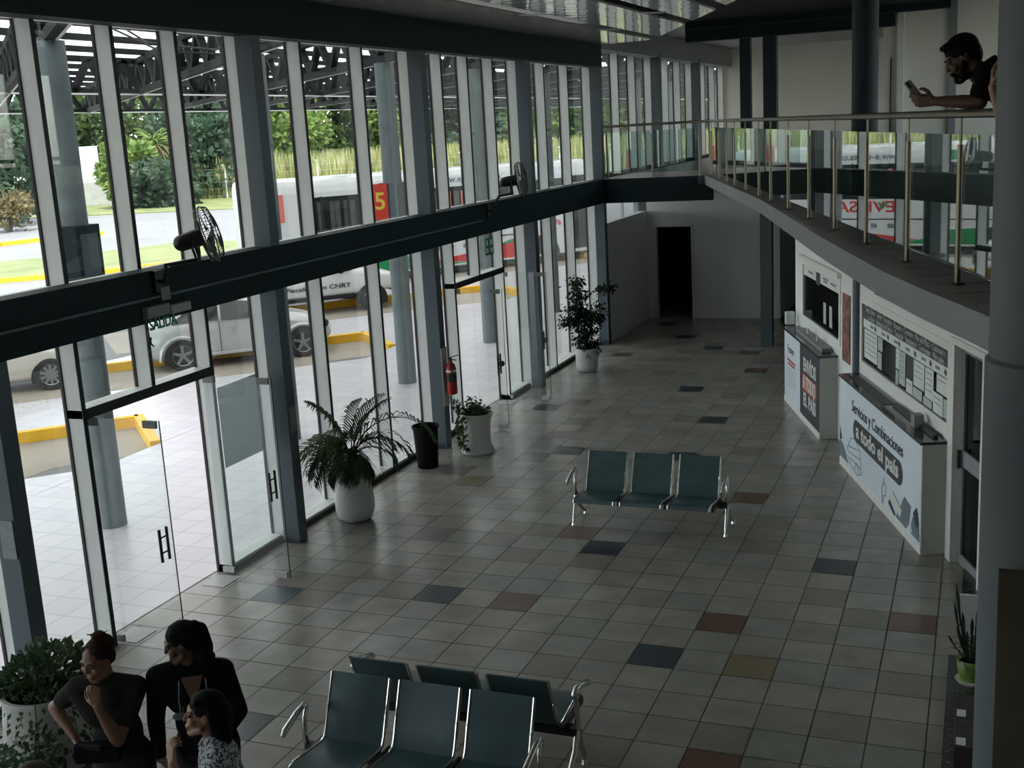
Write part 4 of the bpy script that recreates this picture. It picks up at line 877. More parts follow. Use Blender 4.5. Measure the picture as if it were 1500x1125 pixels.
def hand_shell(mb, w, d, n, th, curl, k=1.0):
    """w wrist, d towards the knuckles, n the way the palm faces, th the thumb side"""
    w, d = V(w), V(d).normalized(); n = (V(n) - d * V(n).dot(d)).normalized(); s = (V(th) - d * V(th).dot(d) - n * V(th).dot(n)).normalized()
    offs = (.031, .0105, -.010, -.029); plen = (.090, .093, .088, .080); fl_ = (.070, .078, .072, .056)
    for i in range(4):
        kn = w + (d * plen[i] + s * offs[i]) * k
        mb.cap(w + (d * .012 + s * offs[i] * .55) * k, kn, .014 * k, .0115 * k, 8)
        p = kn; a = 0; dirv = (d + s * offs[i] * 2.2).normalized()
        for seg, fr_ in ((.45, .36), (.31, .38), (.24, .26)):
            a += curl[i] * fr_; q = p + (dirv * math.cos(a) + n * math.sin(a)) * fl_[i] * seg * k
            mb.cap(p, q, (.0092 - .0008 * (seg < .4)) * k, (.0085 - .001 * (seg < .4)) * k, 8); p = q
    b = w + (d * .022 + s * .022) * k; m1 = b + (s * .62 + d * .55 + n * .40).normalized() * .042 * k
    m2 = m1 + (s * .25 + d * .80 + n * .45).normalized() * .032 * k; m3 = m2 + (d * .85 + n * .5 - s * .1).normalized() * .026 * k
    mb.cap(b, m1, .015 * k, .0115 * k, 8); mb.cap(m1, m2, .0105 * k, .0095 * k, 8); mb.cap(m2, m3, .0095 * k, .0075 * k, 8)
def figure(name, label, J, skin, shirt, trousers, wide=1.0, sleeve=0.5, k=1.0, male=False, neckline=None, hairm=None, belly=0.0):
    base = V(((J['footL'][0] + J['footR'][0]) / 2, (J['footL'][1] + J['footR'][1]) / 2, J['footL'][2]))
    t = thing('person', label, 'person', tuple(base))
    P = {a: (V(b) if len(b) == 3 and not isinstance(b[0], tuple) else b) for a, b in J.items() if a not in ('handL', 'handR')}
    R = rotm(J['face'], J.get('headup', (0, 0, 1)))
    mb = MB(); head_shell(mb, P['head'], R, k, male)
    mb.cap(P['neck'] - V((0, 0, 0.03)), P['head'] + R @ V((0, -.02, -.05)), .058 * (1.1 if male else .95), .052 * (1.1 if male else .92), 12)
    hip = (P['hipL'] + P['hipR']) / 2; chest = P['chest']; Rt = rotm(J['front'])
    def torso(m, g):
        m.ball(chest + UP * 0.02, (.155 * wide + g, .105 * wide + g, .15 + g), 18, Rt); m.ball(chest * .5 + hip * .5 + Rt @ V((0, belly, 0)), (.135 * wide + g, .105 * wide + g + belly, .17 + g), 18, Rt)
        m.ball(hip + UP * 0.02, (.165 * wide + g, .115 * wide + g, .14 + g), 18, Rt)
        for s in ('L', 'R'):
            m.cap(P['neck'] - UP * .02, P['sh' + s], .050 + g, .056 * wide ** .5 + g, 12); m.cap(P['sh' + s], chest + Rt @ V((.08 if s == 'R' else -.08, .03, -.02)), .058 + g, .075 + g, 12)
    torso(mb, 0.0)
    for s in ('L', 'R'):
        a, e, w = P['sh' + s], P['el' + s], P['wr' + s]
        mb.cap(a, e, .050 * wide ** .5, .038 * wide ** .5, 12); mb.cap(e, e.lerp(w, .35), .039 * wide ** .5, .040 * wide ** .5, 12); mb.cap(e.lerp(w, .35), w, .039 * wide ** .5, .025, 12)
        d, n, th, cu = J['hand' + s]; hand_shell(mb, w, d, n, th, cu, k)
        h, kn, an, ft = P['hip' + s], P['kn' + s], P['an' + s], P['foot' + s]
        mb.cap(h, kn, .085 * wide, .055, 12); mb.cap(kn, kn.lerp(an, .3), .054, .056, 12); mb.cap(kn.lerp(an, .3), an, .055, .036, 12)
    body = remeshed(mb, 'body', skin, t, 0.0058, 3)
    face_bits(P['head'], R, k, body, hairm)
    sh = MB(); torso(sh, 0.012)
    for s in ('L', 'R'):
        a, e, w = P['sh' + s], P['el' + s], P['wr' + s]
        if sleeve <= 1: sh.cap(a, a.lerp(e, sleeve), .064 * wide ** .5, .058 * wide ** .5, 12)
        else: sh.cap(a, e, .064 * wide ** .5, .052 * wide ** .5, 12); sh.cap(e, e.lerp(w, sleeve - 1), .052 * wide ** .5, .040, 12)
    so = remeshed(sh, 'shirt', shirt, t, 0.011, 4)
    tr = MB(); tr.ball(hip - UP * 0.03, (.170 * wide + .008, .122 * wide + .008, .13), 18, Rt)
    for s in ('L', 'R'):
        tr.cap(P['hip' + s], P['kn' + s], .096 * wide, .070, 12); tr.cap(P['kn' + s], P['an' + s] + UP * .02, .070, .058, 12)
    remeshed(tr, 'trousers', trousers, t, 0.011, 3)
    for s in ('L', 'R'):
        f = MB(); a = P['an' + s]; ft = P['foot' + s]; d = (V((ft.x, ft.y, a.z)) - a); d.z = 0; d = d.normalized() if d.length > 1e-4 else V((0, 1, 0))
        f.cap(V((a.x, a.y, ft.z + .045)) - d * .03, V((a.x, a.y, ft.z + .036)) + d * .15, .044, .036, 12); f.cap(V((a.x, a.y, ft.z + .10)), V((a.x, a.y, ft.z + .05)), .04, .044, 10)
        remeshed(f, 'shoe', M['black'], t, 0.009, 2)
    return t, body, so, R
def hairpiece(parent, c, R, m, k, balls=(), caps=(), voxel=0.006, name='hair'):
    mb = MB()
    for p, r in balls: mb.ball(V(c) + R @ (V(p) * k), tuple(x * k for x in r), 16, R)
    for a, b, r0, r1_ in caps: mb.cap(V(c) + R @ (V(a) * k), V(c) + R @ (V(b) * k), r0 * k, r1_ * k, 10)
    return remeshed(mb, name, m, parent, voxel, 2)
def legs(base, front, side_w=0.095, hz=0.86):
    b = V(base); f = V((front[0], front[1], 0)).normalized(); r = f.cross(UP)
    out = {}
    for s, sg in (('R', 1), ('L', -1)):
        q = b + r * side_w * sg
        out['hip' + s] = tuple(q + UP * hz); out['kn' + s] = tuple(q + f * 0.015 + UP * hz * 0.55); out['an' + s] = tuple(q - f * .01 + UP * 0.085); out['foot' + s] = tuple(q + f * 0.12)
    return out
cap_hair = [((0, -.020, .045), (.081, .098, .086)), ((0, -.055, .005), (.076, .062, .085))]
# woman in grey: right hand on the hip, left hand at the chin
J = legs((2.36, 5.10, 0), (.34, -.94))
J.update(head=(2.307, 5.050, 1.515), face=(-.10, -.95, -.20), front=(.36, -.93, 0), neck=(2.325, 5.075, 1.385), chest=(2.335, 5.085, 1.20),
         shR=(2.165, 5.010, 1.335), shL=(2.475, 5.150, 1.315), elR=(1.955, 5.020, 1.175), wrR=(2.140, 4.960, 1.035), elL=(2.455, 4.965, 1.060), wrL=(2.395, 4.905, 1.300),
         handR=((.55, -.10, -.85), (.8, .2, -.2), (.3, -1, .2), (.5, .5, .5, .5)), handL=((-.28, .10, 1.0), (-.45, .80, .1), (-.8, -.4, 0), (2.0, 2.3, 2.5, 2.6)))
t, body, so, R = figure('person', 'woman in a charcoal grey T-shirt, hand on her hip and hand at her chin', J, M['skin'], M['shirt_grey'], M['jeans'], 1.02, 0.62, 1.0, hairm=M['hair_brown'])
hairpiece(t, J['head'], R, M['hair_brown'], 1.0, [((0, -.022, .042), (.080, .096, .084)), ((0, -.060, .0), (.072, .055, .075)), ((.0, -.055, .128), (.040, .042, .030)), ((0, -.10, .06), (.05, .035, .05))],
          [((-.05, .034, .082), (.05, .034, .082), .020, .020), ((-.066, .01, .05), (-.076, -.03, -.02), .016, .010), ((.066, .01, .05), (.076, -.03, -.02), .016, .010), ((0, -.07, .13), (.02, -.12, .10), .014, .004), ((.02, -.04, .14), (.07, -.02, .15), .008, .003), ((-.02, -.06, .14), (-.06, -.1, .15), .008, .003), ((.03, -.1, .08), (.06, -.16, .05), .01, .003)])
b = MB(); b.cap((2.20, 4.90, 1.02), (2.42, 4.86, 1.06), .016, .016); b.obox((2.33, 4.93, .985), (.93, .36, .0), (-.36, .93, 0), (0, 0, 1), .13, .035, .055); b.build('waist_bag', M['shirt_black'], t, bevel=0.008)
# woman in black: ponytail, V neck, hooded top, hands low
J = legs((2.76, 5.38, 0), (.5, -.86))
J.update(head=(2.702, 5.325, 1.545), face=(-.74, -.62, -.22), front=(.52, -.85, 0), neck=(2.712, 5.345, 1.405), chest=(2.735, 5.365, 1.20),
         shR=(2.560, 5.245, 1.345), shL=(2.880, 5.455, 1.330), elR=(2.525, 5.225, 1.060), wrR=(2.615, 5.120, .880), elL=(2.945, 5.480, 1.055), wrL=(2.860, 5.300, .875),
         handR=((.6, .1, -.6), (.4, .9, 0), (.5, -.5, .5), (.6, .7, .8, .9)), handL=((-.5, -.4, -.6), (-.3, .9, 0), (0, -.6, .6), (.6, .7, .8, .9)))
t, body, so, R = figure('person', 'woman in a black V-neck hooded top with a long dark ponytail, looking left', J, M['skin_tan'], M['shirt_black'], M['jeans'], 1.10, 1.9, 1.0)
hairpiece(t, J['head'], R, M['hair'], 1.02, cap_hair + [((0, -.10, .055), (.035, .035, .035))],
          [((-.05, .030, .085), (.05, .030, .085), .020, .020), ((-.066, .01, .05), (-.074, -.03, -.02), .016, .012), ((.066, .01, .05), (.074, -.03, -.02), .016, .012), ((0, -.10, .07), (0, -.118, .03), .034, .046), ((0, -.118, .03), (-.02, -.110, -.07), .050, .056), ((-.02, -.110, -.07), (-.04, -.085, -.17), .056, .044), ((-.04, -.085, -.17), (-.05, -.06, -.24), .042, .014)])
Rt = rotm((.52, -.85, 0)); c0 = V((2.735, 5.365, 1.20))
b = MB(); b.poly([c0 + Rt @ V(p) for p in ((-.062, .112, .165), (.062, .112, .165), (.045, .128, .11), (.02, .146, .045), (0, .152, .015), (-.02, .146, .045), (-.045, .128, .11))], Rt @ V((0, .006, 0))); b.build('neckline_skin', M['skin_tan'], t)
b = MB()
for s in (-1, 1): b.tube([c0 + Rt @ V((s * .075, .125, .15)), c0 + Rt @ V((s * .085, .15, .04)), c0 + Rt @ V((s * .082, .155, -.08))], .004, 6)
b.build('drawstring', M['ink_grey'], t)
b = MB(); b.tube([c0 + Rt @ V((-.10, .05, .19)), c0 + Rt @ V((-.10, -.05, .20)), c0 + Rt @ V((0, -.11, .19)), c0 + Rt @ V((.10, -.05, .20)), c0 + Rt @ V((.10, .05, .19))], [.02, .035, .04, .035, .02], 10); b.build('hood', M['shirt_black'], t, smooth=True)
b = MB(); b.ball(c0 + Rt @ V((.105, .135, -.07)), (.03, .008, .024), 14, Rt); b.build('chest_badge', M['ink_grey'], t, smooth=True)
# woman in the patterned shirt: profile, long hair, glasses, hand at the chin
J = legs((3.30, 4.86, 0), (-.78, -.62))
J.update(head=(3.225, 4.803, 1.425), face=(-.77, -.62, .12), front=(-.78, -.62, 0), neck=(3.255, 4.825, 1.290), chest=(3.265, 4.835, 1.10),
         shR=(3.150, 4.985, 1.215), shL=(3.370, 4.690, 1.215), elR=(3.06, 5.00, .96), wrR=(2.97, 4.86, .90), elL=(3.215, 4.560, 1.000), wrL=(3.125, 4.620, 1.215),
         handR=((-.3, -.9, .1), (0, 0, -1), (-.8, .3, 0), (.7, .8, .9, 1.)), handL=((-.15, .25, 1.0), (.3, .9, 0), (-.9, .2, 0), (1.7, 2.0, 2.3, 2.5)))
t, body, so, R = figure('person', 'woman in a white and navy patterned shirt, seen in profile with long black hair', J, M['skin_pale'], M['pattern'], M['jeans'], 1.0, 0.75, 1.0)
hairpiece(t, J['head'], R, M['hair'], 1.03, cap_hair + [((0, -.08, -.02), (.085, .07, .10)), ((0, -.085, -.12), (.095, .065, .11)), ((0.0, -.095, -.24), (.11, .06, .12)), ((.0, -.10, -.36), (.10, .05, .10))],
          [((-.052, .05, .082), (.052, .05, .082), .014, .014), ((.076, -.02, .05), (.080, -.045, -.05), .018, .022), ((-.076, -.02, .05), (-.080, -.045, -.05), .018, .022)])
c0 = V(J['neck'])
b = MB(); b.tube([c0 + R @ V(p) for p in ((-.02, .075, -.065), (-.070, .03, -.035), (-.075, -.03, -.015), (0, -.075, 0), (.075, -.03, -.015), (.070, .03, -.035), (.02, .075, -.065))], [.010, .018, .021, .022, .021, .018, .010], 8); b.build('collar', M['collar_white'], t, smooth=True)
g_ = MB(); hc = V(J['head'])
for s in (-1, 1): g_.tube([hc + R @ V((s * .033 + .024 * math.cos(a * PI / 10), .108, .006 + .020 * math.sin(a * PI / 10))) for a in range(21)], .0016, 5, False); g_.tube([hc + R @ V((s * .057, .104, .010)), hc + R @ V((s * .078, .02, .012)), hc + R @ V((s * .078, -.01, .0))], .0016, 5)
g_.tube([hc + R @ V((-.009, .112, .008)), hc + R @ V((.009, .112, .008))], .0016, 5); g_.build('glasses', M['dark_metal'], t)
# a fourth head at the very bottom of the view
J = legs((2.98, 3.83, 0), (.2, .98))
J.update(head=(2.98, 3.83, 1.505), face=(.05, .98, -.1), front=(.2, .98, 0), neck=(2.98, 3.83 - .02, 1.375), chest=(2.98, 3.83 - .02, 1.18), shR=(2.98 + .19, 3.83 - .06, 1.31), shL=(2.98 - .19, 3.83 + .02, 1.31),
         elR=(2.98 + .24, 3.83 - .06, 1.03), wrR=(2.98 + .22, 3.83 + .06, .80), elL=(2.98 - .24, 3.83 + .02, 1.03), wrL=(2.98 - .20, 3.83 + .12, .80), handR=((0, .3, -1), (-1, 0, 0), (0, 1, 0), (.4, .5, .6, .7)), handL=((0, .3, -1), (1, 0, 0), (0, 1, 0), (.4, .5, .6, .7)))
t, body, so, R = figure('person', 'person at the bottom edge below the planter, only the top of brown hair in view', J, M['skin_pale'], M['shirt_grey'], M['jeans'], 1.0, 0.6, 1.0, hairm=M['hair_brown'])
hairpiece(t, J['head'], R, M['stem'], 1.03, cap_hair, [((-.05, .03, .085), (.05, .03, .085), .02, .02)])
# man at the rail
mz = 3.345
J = dict(footR=(7.36, 7.92, mz), footL=(7.36, 7.70, mz), anR=(7.48, 7.92, mz + .085), anL=(7.48, 7.70, mz + .085), knR=(7.46, 7.91, mz + .47), knL=(7.46, 7.69, mz + .47), hipR=(7.47, 7.89, mz + .86), hipL=(7.47, 7.70, mz + .86),
         head=(6.940, 7.750, 4.690), face=(-.88, -.10, -.46), headup=(-.2, 0, 1), front=(-.97, 0, -.35), neck=(7.045, 7.755, 4.610), chest=(7.190, 7.770, 4.500),
         shL=(7.085, 7.600, 4.575), shR=(7.075, 7.930, 4.580), elL=(7.045, 7.570, 4.425), wrL=(6.790, 7.640, 4.445), elR=(7.02, 7.93, 4.430), wrR=(6.785, 7.80, 4.450),
         handL=((-.95, .18, .10), (-.15, .95, .25), (-.2, .1, 1), (.9, 1.1, 1.3, 1.4)), handR=((-.93, -.30, .10), (-.15, -.95, .25), (-.2, .1, 1), (.9, 1.1, 1.3, 1.4)))
t, body, so, R = figure('person', 'bearded man in a dark polo shirt leaning on the upstairs rail over a phone', J, M['skin_tan'], M['shirt_polo'], M['jeans'], 1.06, 0.66, 1.04, True)
hairpiece(t, J['head'], R, M['hair'], 1.06, [((0, -.018, .048), (.080, .097, .084)), ((0, -.060, .010), (.074, .052, .080))], [((-.045, .050, .092), (.045, .050, .092), .026, .026), ((-.03, .068, .098), (.03, .068, .098), .018, .018), ((-.074, .0, .03), (-.072, .0, -.01), .014, .010), ((.074, .0, .03), (.072, .0, -.01), .014, .010)])
hairpiece(t, J['head'], R, M['hair'], 1.06, [((0, .062, -.098), (.036, .036, .028)), ((0, .028, -.082), (.057, .058, .040))], [((-.066, .006, -.020), (-.046, .045, -.088), .016, .022), ((.066, .006, -.020), (.046, .045, -.088), .016, .022), ((-.028, .092, -.052), (.028, .092, -.052), .008, .008), ((-.030, .088, -.056), (-.026, .075, -.09), .009, .010), ((.030, .088, -.056), (.026, .075, -.09), .009, .010)], 0.005, 'beard')
c0 = V(J['neck']); Rt = rotm((-.8, 0, -.6), (-.6, 0, .8))
b = MB(); b.tube([c0 + V(p) for p in ((-.075, 0, -.03), (-.03, -.07, -.01), (.035, -.072, .04), (.07, 0, .065), (.035, .072, .04), (-.03, .07, -.01), (-.075, 0, -.03))], .019, 8); b.build('collar', M['shirt_polo'], t, smooth=True)
ph = thing('phone', 'pale phone held by the bearded man at the rail', 'phone', (6.68, 7.70, 4.5))
ax = V((-.066, 0, .088)).normalized(); nx_ = V((ax.z, 0, -ax.x))
wx_ = V((0.30, 0.82, 0.42)); wx_ = (wx_ - ax * wx_.dot(ax)).normalized(); nx_ = ax.cross(wx_)
if nx_.y > 0: nx_ = -nx_
nx_ = -nx_                                                            # screen side towards the man
MB().obox((6.672, 7.715, 4.512), ax, wx_, nx_, .076, .037, .005).build('phone_body', M['phone'], ph, bevel=0.003)
MB().obox(V((6.672, 7.715, 4.512)) + nx_ * .0055, ax, wx_, nx_, .068, .033, .0008).build('screen', M['black'], ph)
MB().obox(V((6.672, 7.715, 4.512)) + ax * .048 - wx_ * .012 - nx_ * .0055, ax, wx_, nx_, .020, .012, .0015).build('camera_bump', M['black'], ph)
# person behind the pillar
J = dict(footR=(7.44, 7.02, mz), footL=(7.62, 7.02, mz), anR=(7.44, 7.14, mz + .085), anL=(7.62, 7.14, mz + .085), knR=(7.44, 7.12, mz + .48), knL=(7.62, 7.12, mz + .48), hipR=(7.45, 7.13, mz + .88), hipL=(7.61, 7.13, mz + .88),
         head=(7.53, 7.09, mz + 1.60), face=(-.35, -.9, -.1), front=(-.1, -1, 0), neck=(7.53, 7.12, mz + 1.44), chest=(7.53, 7.13, mz + 1.22),
         shR=(7.365, 7.11, mz + 1.375), shL=(7.695, 7.13, mz + 1.375), elR=(7.185, 6.98, 4.27), wrR=(7.108, 6.98, 4.500), elL=(7.76, 7.10, mz + 1.07), wrL=(7.76, 7.0, mz + .84),
         handR=((.02, .0, 1), (.95, -.1, .1), (-.1, -1, 0), (1.1, 1.2, 1.3, 1.4)), handL=((0, -.2, -1), (-1, 0, 0), (0, -1, 0), (.4, .5, .6, .7)))
t, body, so, R = figure('person', 'person mostly hidden by the pillar upstairs, a raised hand holding a phone', J, M['skin_pale'], M['shirt_black'], M['jeans'], 0.95, 0.5, 1.0)
hairpiece(t, J['head'], R, M['hair_brown'], 1.02, cap_hair, [((-.05, .05, .085), (.05, .05, .085), .014, .014)])
ph = thing('phone', 'black phone held up beside the pillar upstairs', 'phone', (7.135, 6.97, 4.6))
MB().box((7.130, 6.930, 4.565), (7.139, 7.005, 4.715)).build('phone_body', M['black'], ph, bevel=0.002)
MB().box((7.139, 6.933, 4.570), (7.1395, 7.002, 4.710)).build('screen', M['car_glass'], ph)
# ---------------------------------------------------------------- outside: paving, docks, road
ax_ = V((0.70, 0.714, 0)).normalized(); px_ = V((0.714, -0.70, 0)).normalized()      # dock axis and its right-hand normal
zr = -0.15
struct(MB().quad((-160, -60, zr), (160, -60, zr), (160, 160, zr), (-160, 160, zr)).build('ground_asphalt', M['asphalt']))
tips = [V((-6.15, 15.70 + 8.0 * k, 0)) for k in range(-2, 4)]
NL, DW, FL = 2.05, 3.4, 6.5                                          # nose kerb length, dock width, finger length
def poly_top(mb, pts): mb.poly([(p[0], p[1], zr) for p in pts], (0, 0, -zr))
# sidewalk strip and the fingers between docks, paved with joints in the material
pv = bpy.data.materials.new('pale_paving_slabs'); pv.use_nodes = True; n_ = pv.node_tree; bs = n_.nodes['Principled BSDF']; bs.inputs['Roughness'].default_value = 0.38
tc = n_.nodes.new('ShaderNodeTexCoord'); br = n_.nodes.new('ShaderNodeTexBrick'); br.offset = 0.0; br.inputs['Scale'].default_value = 1.0
for k_, v_ in (('Color1', (0.57, 0.54, 0.56, 1)), ('Color2', (0.51, 0.485, 0.515, 1)), ('Mortar', (0.40, 0.385, 0.40, 1))): br.inputs[k_].default_value = v_
br.inputs['Mortar Size'].default_value = 0.010; br.inputs['Brick Width'].default_value = 0.4; br.inputs['Row Height'].default_value = 0.4; br.inputs['Mortar Smooth'].default_value = 0.1
n_.links.new(tc.outputs['Object'], br.inputs['Vector']); n_.links.new(br.outputs['Color'], bs.inputs['Base Color'])
conc = mat('bright_concrete', (0.60, 0.57, 0.53), 0.8, var=0.06, scale=0.7)
sw = MB(); sw.mi = 0
ring = [(-0.42, -30)]
ring.append((-0.42, 60)); ring.append((-4.6, 60))
sw.poly([(x, y, zr) for x, y in [(-4.62, -30), (-0.42, -30), (-0.42, 60), (-4.62, 60)]], (0, 0, -zr))
struct(sw.build('ground_sidewalk', pv))
for k, T in enumerate(tips):
    # finger of concrete between this dock's far side and the next dock's near side
    Tn = T + V((0, 8.0, 0)); near0 = Tn + px_ * NL                      # corner of the next dock on the sidewalk
    fg = MB(); fg.mi = 0
    a0 = T + px_ * NL; a0 = V((-4.61, a0.y + 0.02, 0))
    P = [a0, T, T - ax_ * FL, near0 - ax_ * (FL + 1.5) + px_ * 0.9, V((-4.61, near0.y - 1.3, 0))]
    fg.poly([(p.x, p.y, zr) for p in P], (0, 0, -zr)); struct(fg.build('ground_platform', pv))
    kb = thing('kerb', ['yellow kerb at the nose of the dock out of frame', 'yellow kerb at the nose of the dock level with the nearest doors, off to the left', 'yellow kerb around the dock nose beside the nearest round column', 'yellow kerb around the dock nose in front of the silver car', 'yellow kerb around the dock nose behind the white pickup', 'yellow kerb around the dock nose at the bus'][k], 'kerb', (T.x, T.y, zr))
    q = MB(); q.bar(V((T.x, T.y, -0.06)) - ax_ * FL, V((T.x, T.y, -0.06)), 0.16, 0.20); q.build('side_kerb', M['kerb'], kb, bevel=0.01)
    q = MB(); q.bar(V((T.x, T.y, -0.06)) - px_ * 0.08, V((T.x, T.y, -0.06)) + px_ * NL, 0.16, 0.20); q.build('nose_kerb', M['kerb'], kb, bevel=0.01)
    dk = MB(); D_ = [T, T + px_ * NL, T + px_ * NL - ax_ * 1.5, T + px_ * (DW) - ax_ * 3.2, T + px_ * DW - ax_ * 11, T - ax_ * 11]
    dk.add([(p.x, p.y, zr + 0.004) for p in D_], [tuple(range(len(D_)))]); struct(dk.build('ground_dock', M['dock']))
# grass islands and verge, laid out on the ground
def island(name, pts, z, m): q = MB(); q.poly([(x, y, zr) for x, y in pts], (0, 0, z - zr)); return struct(q.build(name, m))
isl = [(-34, 28.5), (-28.0, 32.9), (-24.3, 36.2), (-21.0, 41.5), (-22.4, 49.0), (-29.5, 47.5), (-31.5, 42.5), (-38, 37)]
island('ground_lawn', isl, -0.08, M['lawn'])
kk = thing('kerb', 'long yellow kerb along the near edge of the grass island beyond the road', 'kerb', (-24, 36, zr))
q = MB()
for a, b in zip(isl[:3] , isl[1:4]): q.bar((a[0], a[1], -0.07), (b[0], b[1], -0.07), 0.25, 0.22)
q.build('kerb_stones', M['kerb'], kk)
kk = thing('kerb', 'distant yellow kerb across the road on the far left', 'kerb', (-40, 50, zr))
q = MB(); q.bar((-46, 42, -0.05), (-41.2, 48.2, -0.05), 0.3, 0.25); q.bar((-41.2, 48.2, -0.05), (-39.2, 53.8, -0.05), 0.3, 0.25); q.build('kerb_stones', M['kerb'], kk)
island('ground_verge', [(-120, 60), (-61, 69.5), (-45, 72.5), (-30, 78), (0, 84), (0, 150), (-160, 150), (-160, 60)], -0.10, M['lawn'])
# ---------------------------------------------------------------- canopy
CY = [2.8 + 4.02 * k for k in range(0, 18)]
x_in, x_out = -0.8, -19.2
def zc(x): return 6.9 + 0.02 * (x + 2.6)
for i, y in enumerate(CY):
    lab = {1: 'nearest grey round concrete column outside, left of the first doorway', 2: 'grey round concrete column outside, nearest the camera', 3: 'grey round concrete column outside, mostly hidden by the second steel post', 4: 'grey round concrete column outside, carrying the sign with number five', 5: 'grey round concrete column outside, beyond the fire extinguisher doorway', 6: 'grey round concrete column outside, behind the ficus', 7: 'grey round concrete column outside, first past the mezzanine corner', 8: 'grey round concrete column outside, second past the mezzanine corner'}.get(i, 'grey round concrete column outside, one of those farthest down the platform')
    c = MB(); c.lathe([(0.167, 0.0), (0.167, 5.66)], (-2.64, y, 0), 28)
    o = c.build('concrete_column', M['conc'], smooth=True)
    if i in (0, 1) or i > 8: tag(o, 'grey round concrete column outside, one of those farthest down the platform' if i > 8 else 'grey round concrete column outside the window at the far left', 'column', 'round columns of the bus platform')
    else: tag(o, lab, 'column', 'round columns of the bus platform')
def truss(name, p0, p1, z0, z1, n, label, cw=0.10):
    t = thing(name, label, 'truss', ((p0[0] + p1[0]) / 2, (p0[1] + p1[1]) / 2, z0), 'canopy trusses')
    p0, p1 = V((p0[0], p0[1], 0)), V((p1[0], p1[1], 0))
    q = MB(); q.bar(p0 + UP * z0, p1 + UP * z0, cw, cw); q.build('bottom_chord', M['truss'], t)
    q = MB(); q.bar(p0 + UP * z1, p1 + UP * z1, cw, cw); q.build('top_chord', M['truss'], t)
    q = MB(); sd = (p1 - p0).normalized().cross(UP) * (cw * 0.60); q.bar(p0 + UP * (z0 - 0.05) + sd, p1 + UP * (z0 - 0.05) + sd, 0.035, 0.035); q.build('lower_angle', M['mull'], t)  # angle bar in white, painting in the lit edge of the bottom chord
    q = MB()
    for k in range(n):
        a = p0.lerp(p1, k / n); m_ = p0.lerp(p1, (k + .5) / n); b = p0.lerp(p1, (k + 1) / n)
        q.bar(a + UP * z0, m_ + UP * z1, 0.12, 0.12); q.bar(m_ + UP * z1, b + UP * z0, 0.12, 0.12)
    q.build('web_diagonals', M['truss'], t)
    return t
for k in range(-5, 16):                                               # the cross trusses run out at 45 degrees, like the docks
    y = 2.8 + 4.02 * k
    truss('canopy_truss', (x_in, y - 1.75), (x_out, y + 0.95 * 16.56), 5.72, 6.36, 18, 'black steel cross truss running diagonally out under the bus canopy', 0.12)
for x, lab in ((-19.2, 'long black edge truss along the outer rim of the bus canopy'), (-10.8, 'long black truss along the middle of the bus canopy'), ):
    t = truss('canopy_truss', (x, -8), (x, 84), 5.70, 6.38, 84, lab, 0.12)
for k, x in enumerate([-1.2 - 1.7 * j for j in range(11)]):
    struct(MB().box((x - 0.09, -8, 6.40), (x + 0.09, 84, 6.50)).build('beam_purlin', M['truss']))
rs = MB()                                                            # corrugated single sheets
NY = 736
for k in range(16):
    x0 = 0.3 - 1.31 * k; x1 = x0 - 1.34; o = len(rs.v)
    for j in range(NY + 1):
        z = 6.53 + (0.022 if j % 2 else 0.0) + 0.004 * (k % 2)
        rs.v += [(x0, -8 + j * 0.125, z), (x1, -8 + j * 0.125, z)]
    rs.f += [(o + 2 * j, o + 2 * j + 1, o + 2 * j + 3, o + 2 * j + 2) for j in range(NY)]; rs.m += [0] * NY
struct(rs.build('roof_canopy', M['skylight']))
cb = tag(MB().tube([(-2.7, 11.9, 6.0), (-1.9, 11.6, 5.62), (-1.2, 11.9, 5.50), (-0.7, 12.6, 5.75), (-0.5, 12.9, 6.1)], 0.012, 6).tube([(-2.6, 11.5, 5.95), (-1.8, 11.7, 5.52), (-1.1, 12.0, 5.45), (-0.6, 12.7, 5.7)], 0.012, 6).build('loose_cables', M['black']), 'loose black cables sagging under the canopy by the nearest round column', 'cable')
def dock_sign(y, n, label):
    t = thing('platform_sign', label, 'sign', (-2.64, y, 2.95), 'platform number signs')
    MB().box((-2.82, y - 0.20, 2.95), (-2.46, y + 0.20, 3.62)).build('column_box', M['steel_blue'], t, bevel=0.005)
    c = V((-2.71, y - 0.22, 3.30)); r_ = V((0.86, 0.51, 0)).normalized(); nr = r_.cross(UP)
    MB().obox(c + nr * 0.03 - r_ * 0.08, r_, nr, UP, 0.135, 0.015, 0.315).build('red_board', M['sign_red'], t)
    if n: text('number', n, 0.42, c + nr * 0.047 - r_ * 0.08, r_, UP, M['sign_yellow'], t, bold=0.006)
    return t
dock_sign(CY[4], '5', 'red sign board with a yellow number 5 on a round column outside')
for k, (y, lab) in enumerate(((CY[7], 'red platform sign on the first column past the mezzanine corner'), (CY[8], 'red platform sign on the second column past the mezzanine corner'))): dock_sign(y, '', lab)
bx = thing('column_box', 'dark metal box strapped around the nearest round column outside', 'box', (-2.64, CY[2], 2.95))
MB().box((-2.84, CY[2] - 0.20, 2.95), (-2.44, CY[2] + 0.20, 3.62)).build('box_body', M['beam'], bx, bevel=0.01)  # shade on the back of the sign box is put into its dark colour
MB().box((-2.46, CY[2] - 0.14, 3.05), (-2.435, CY[2] + 0.14, 3.52)).build('box_door', M['steel_blue'], bx, bevel=0.005)
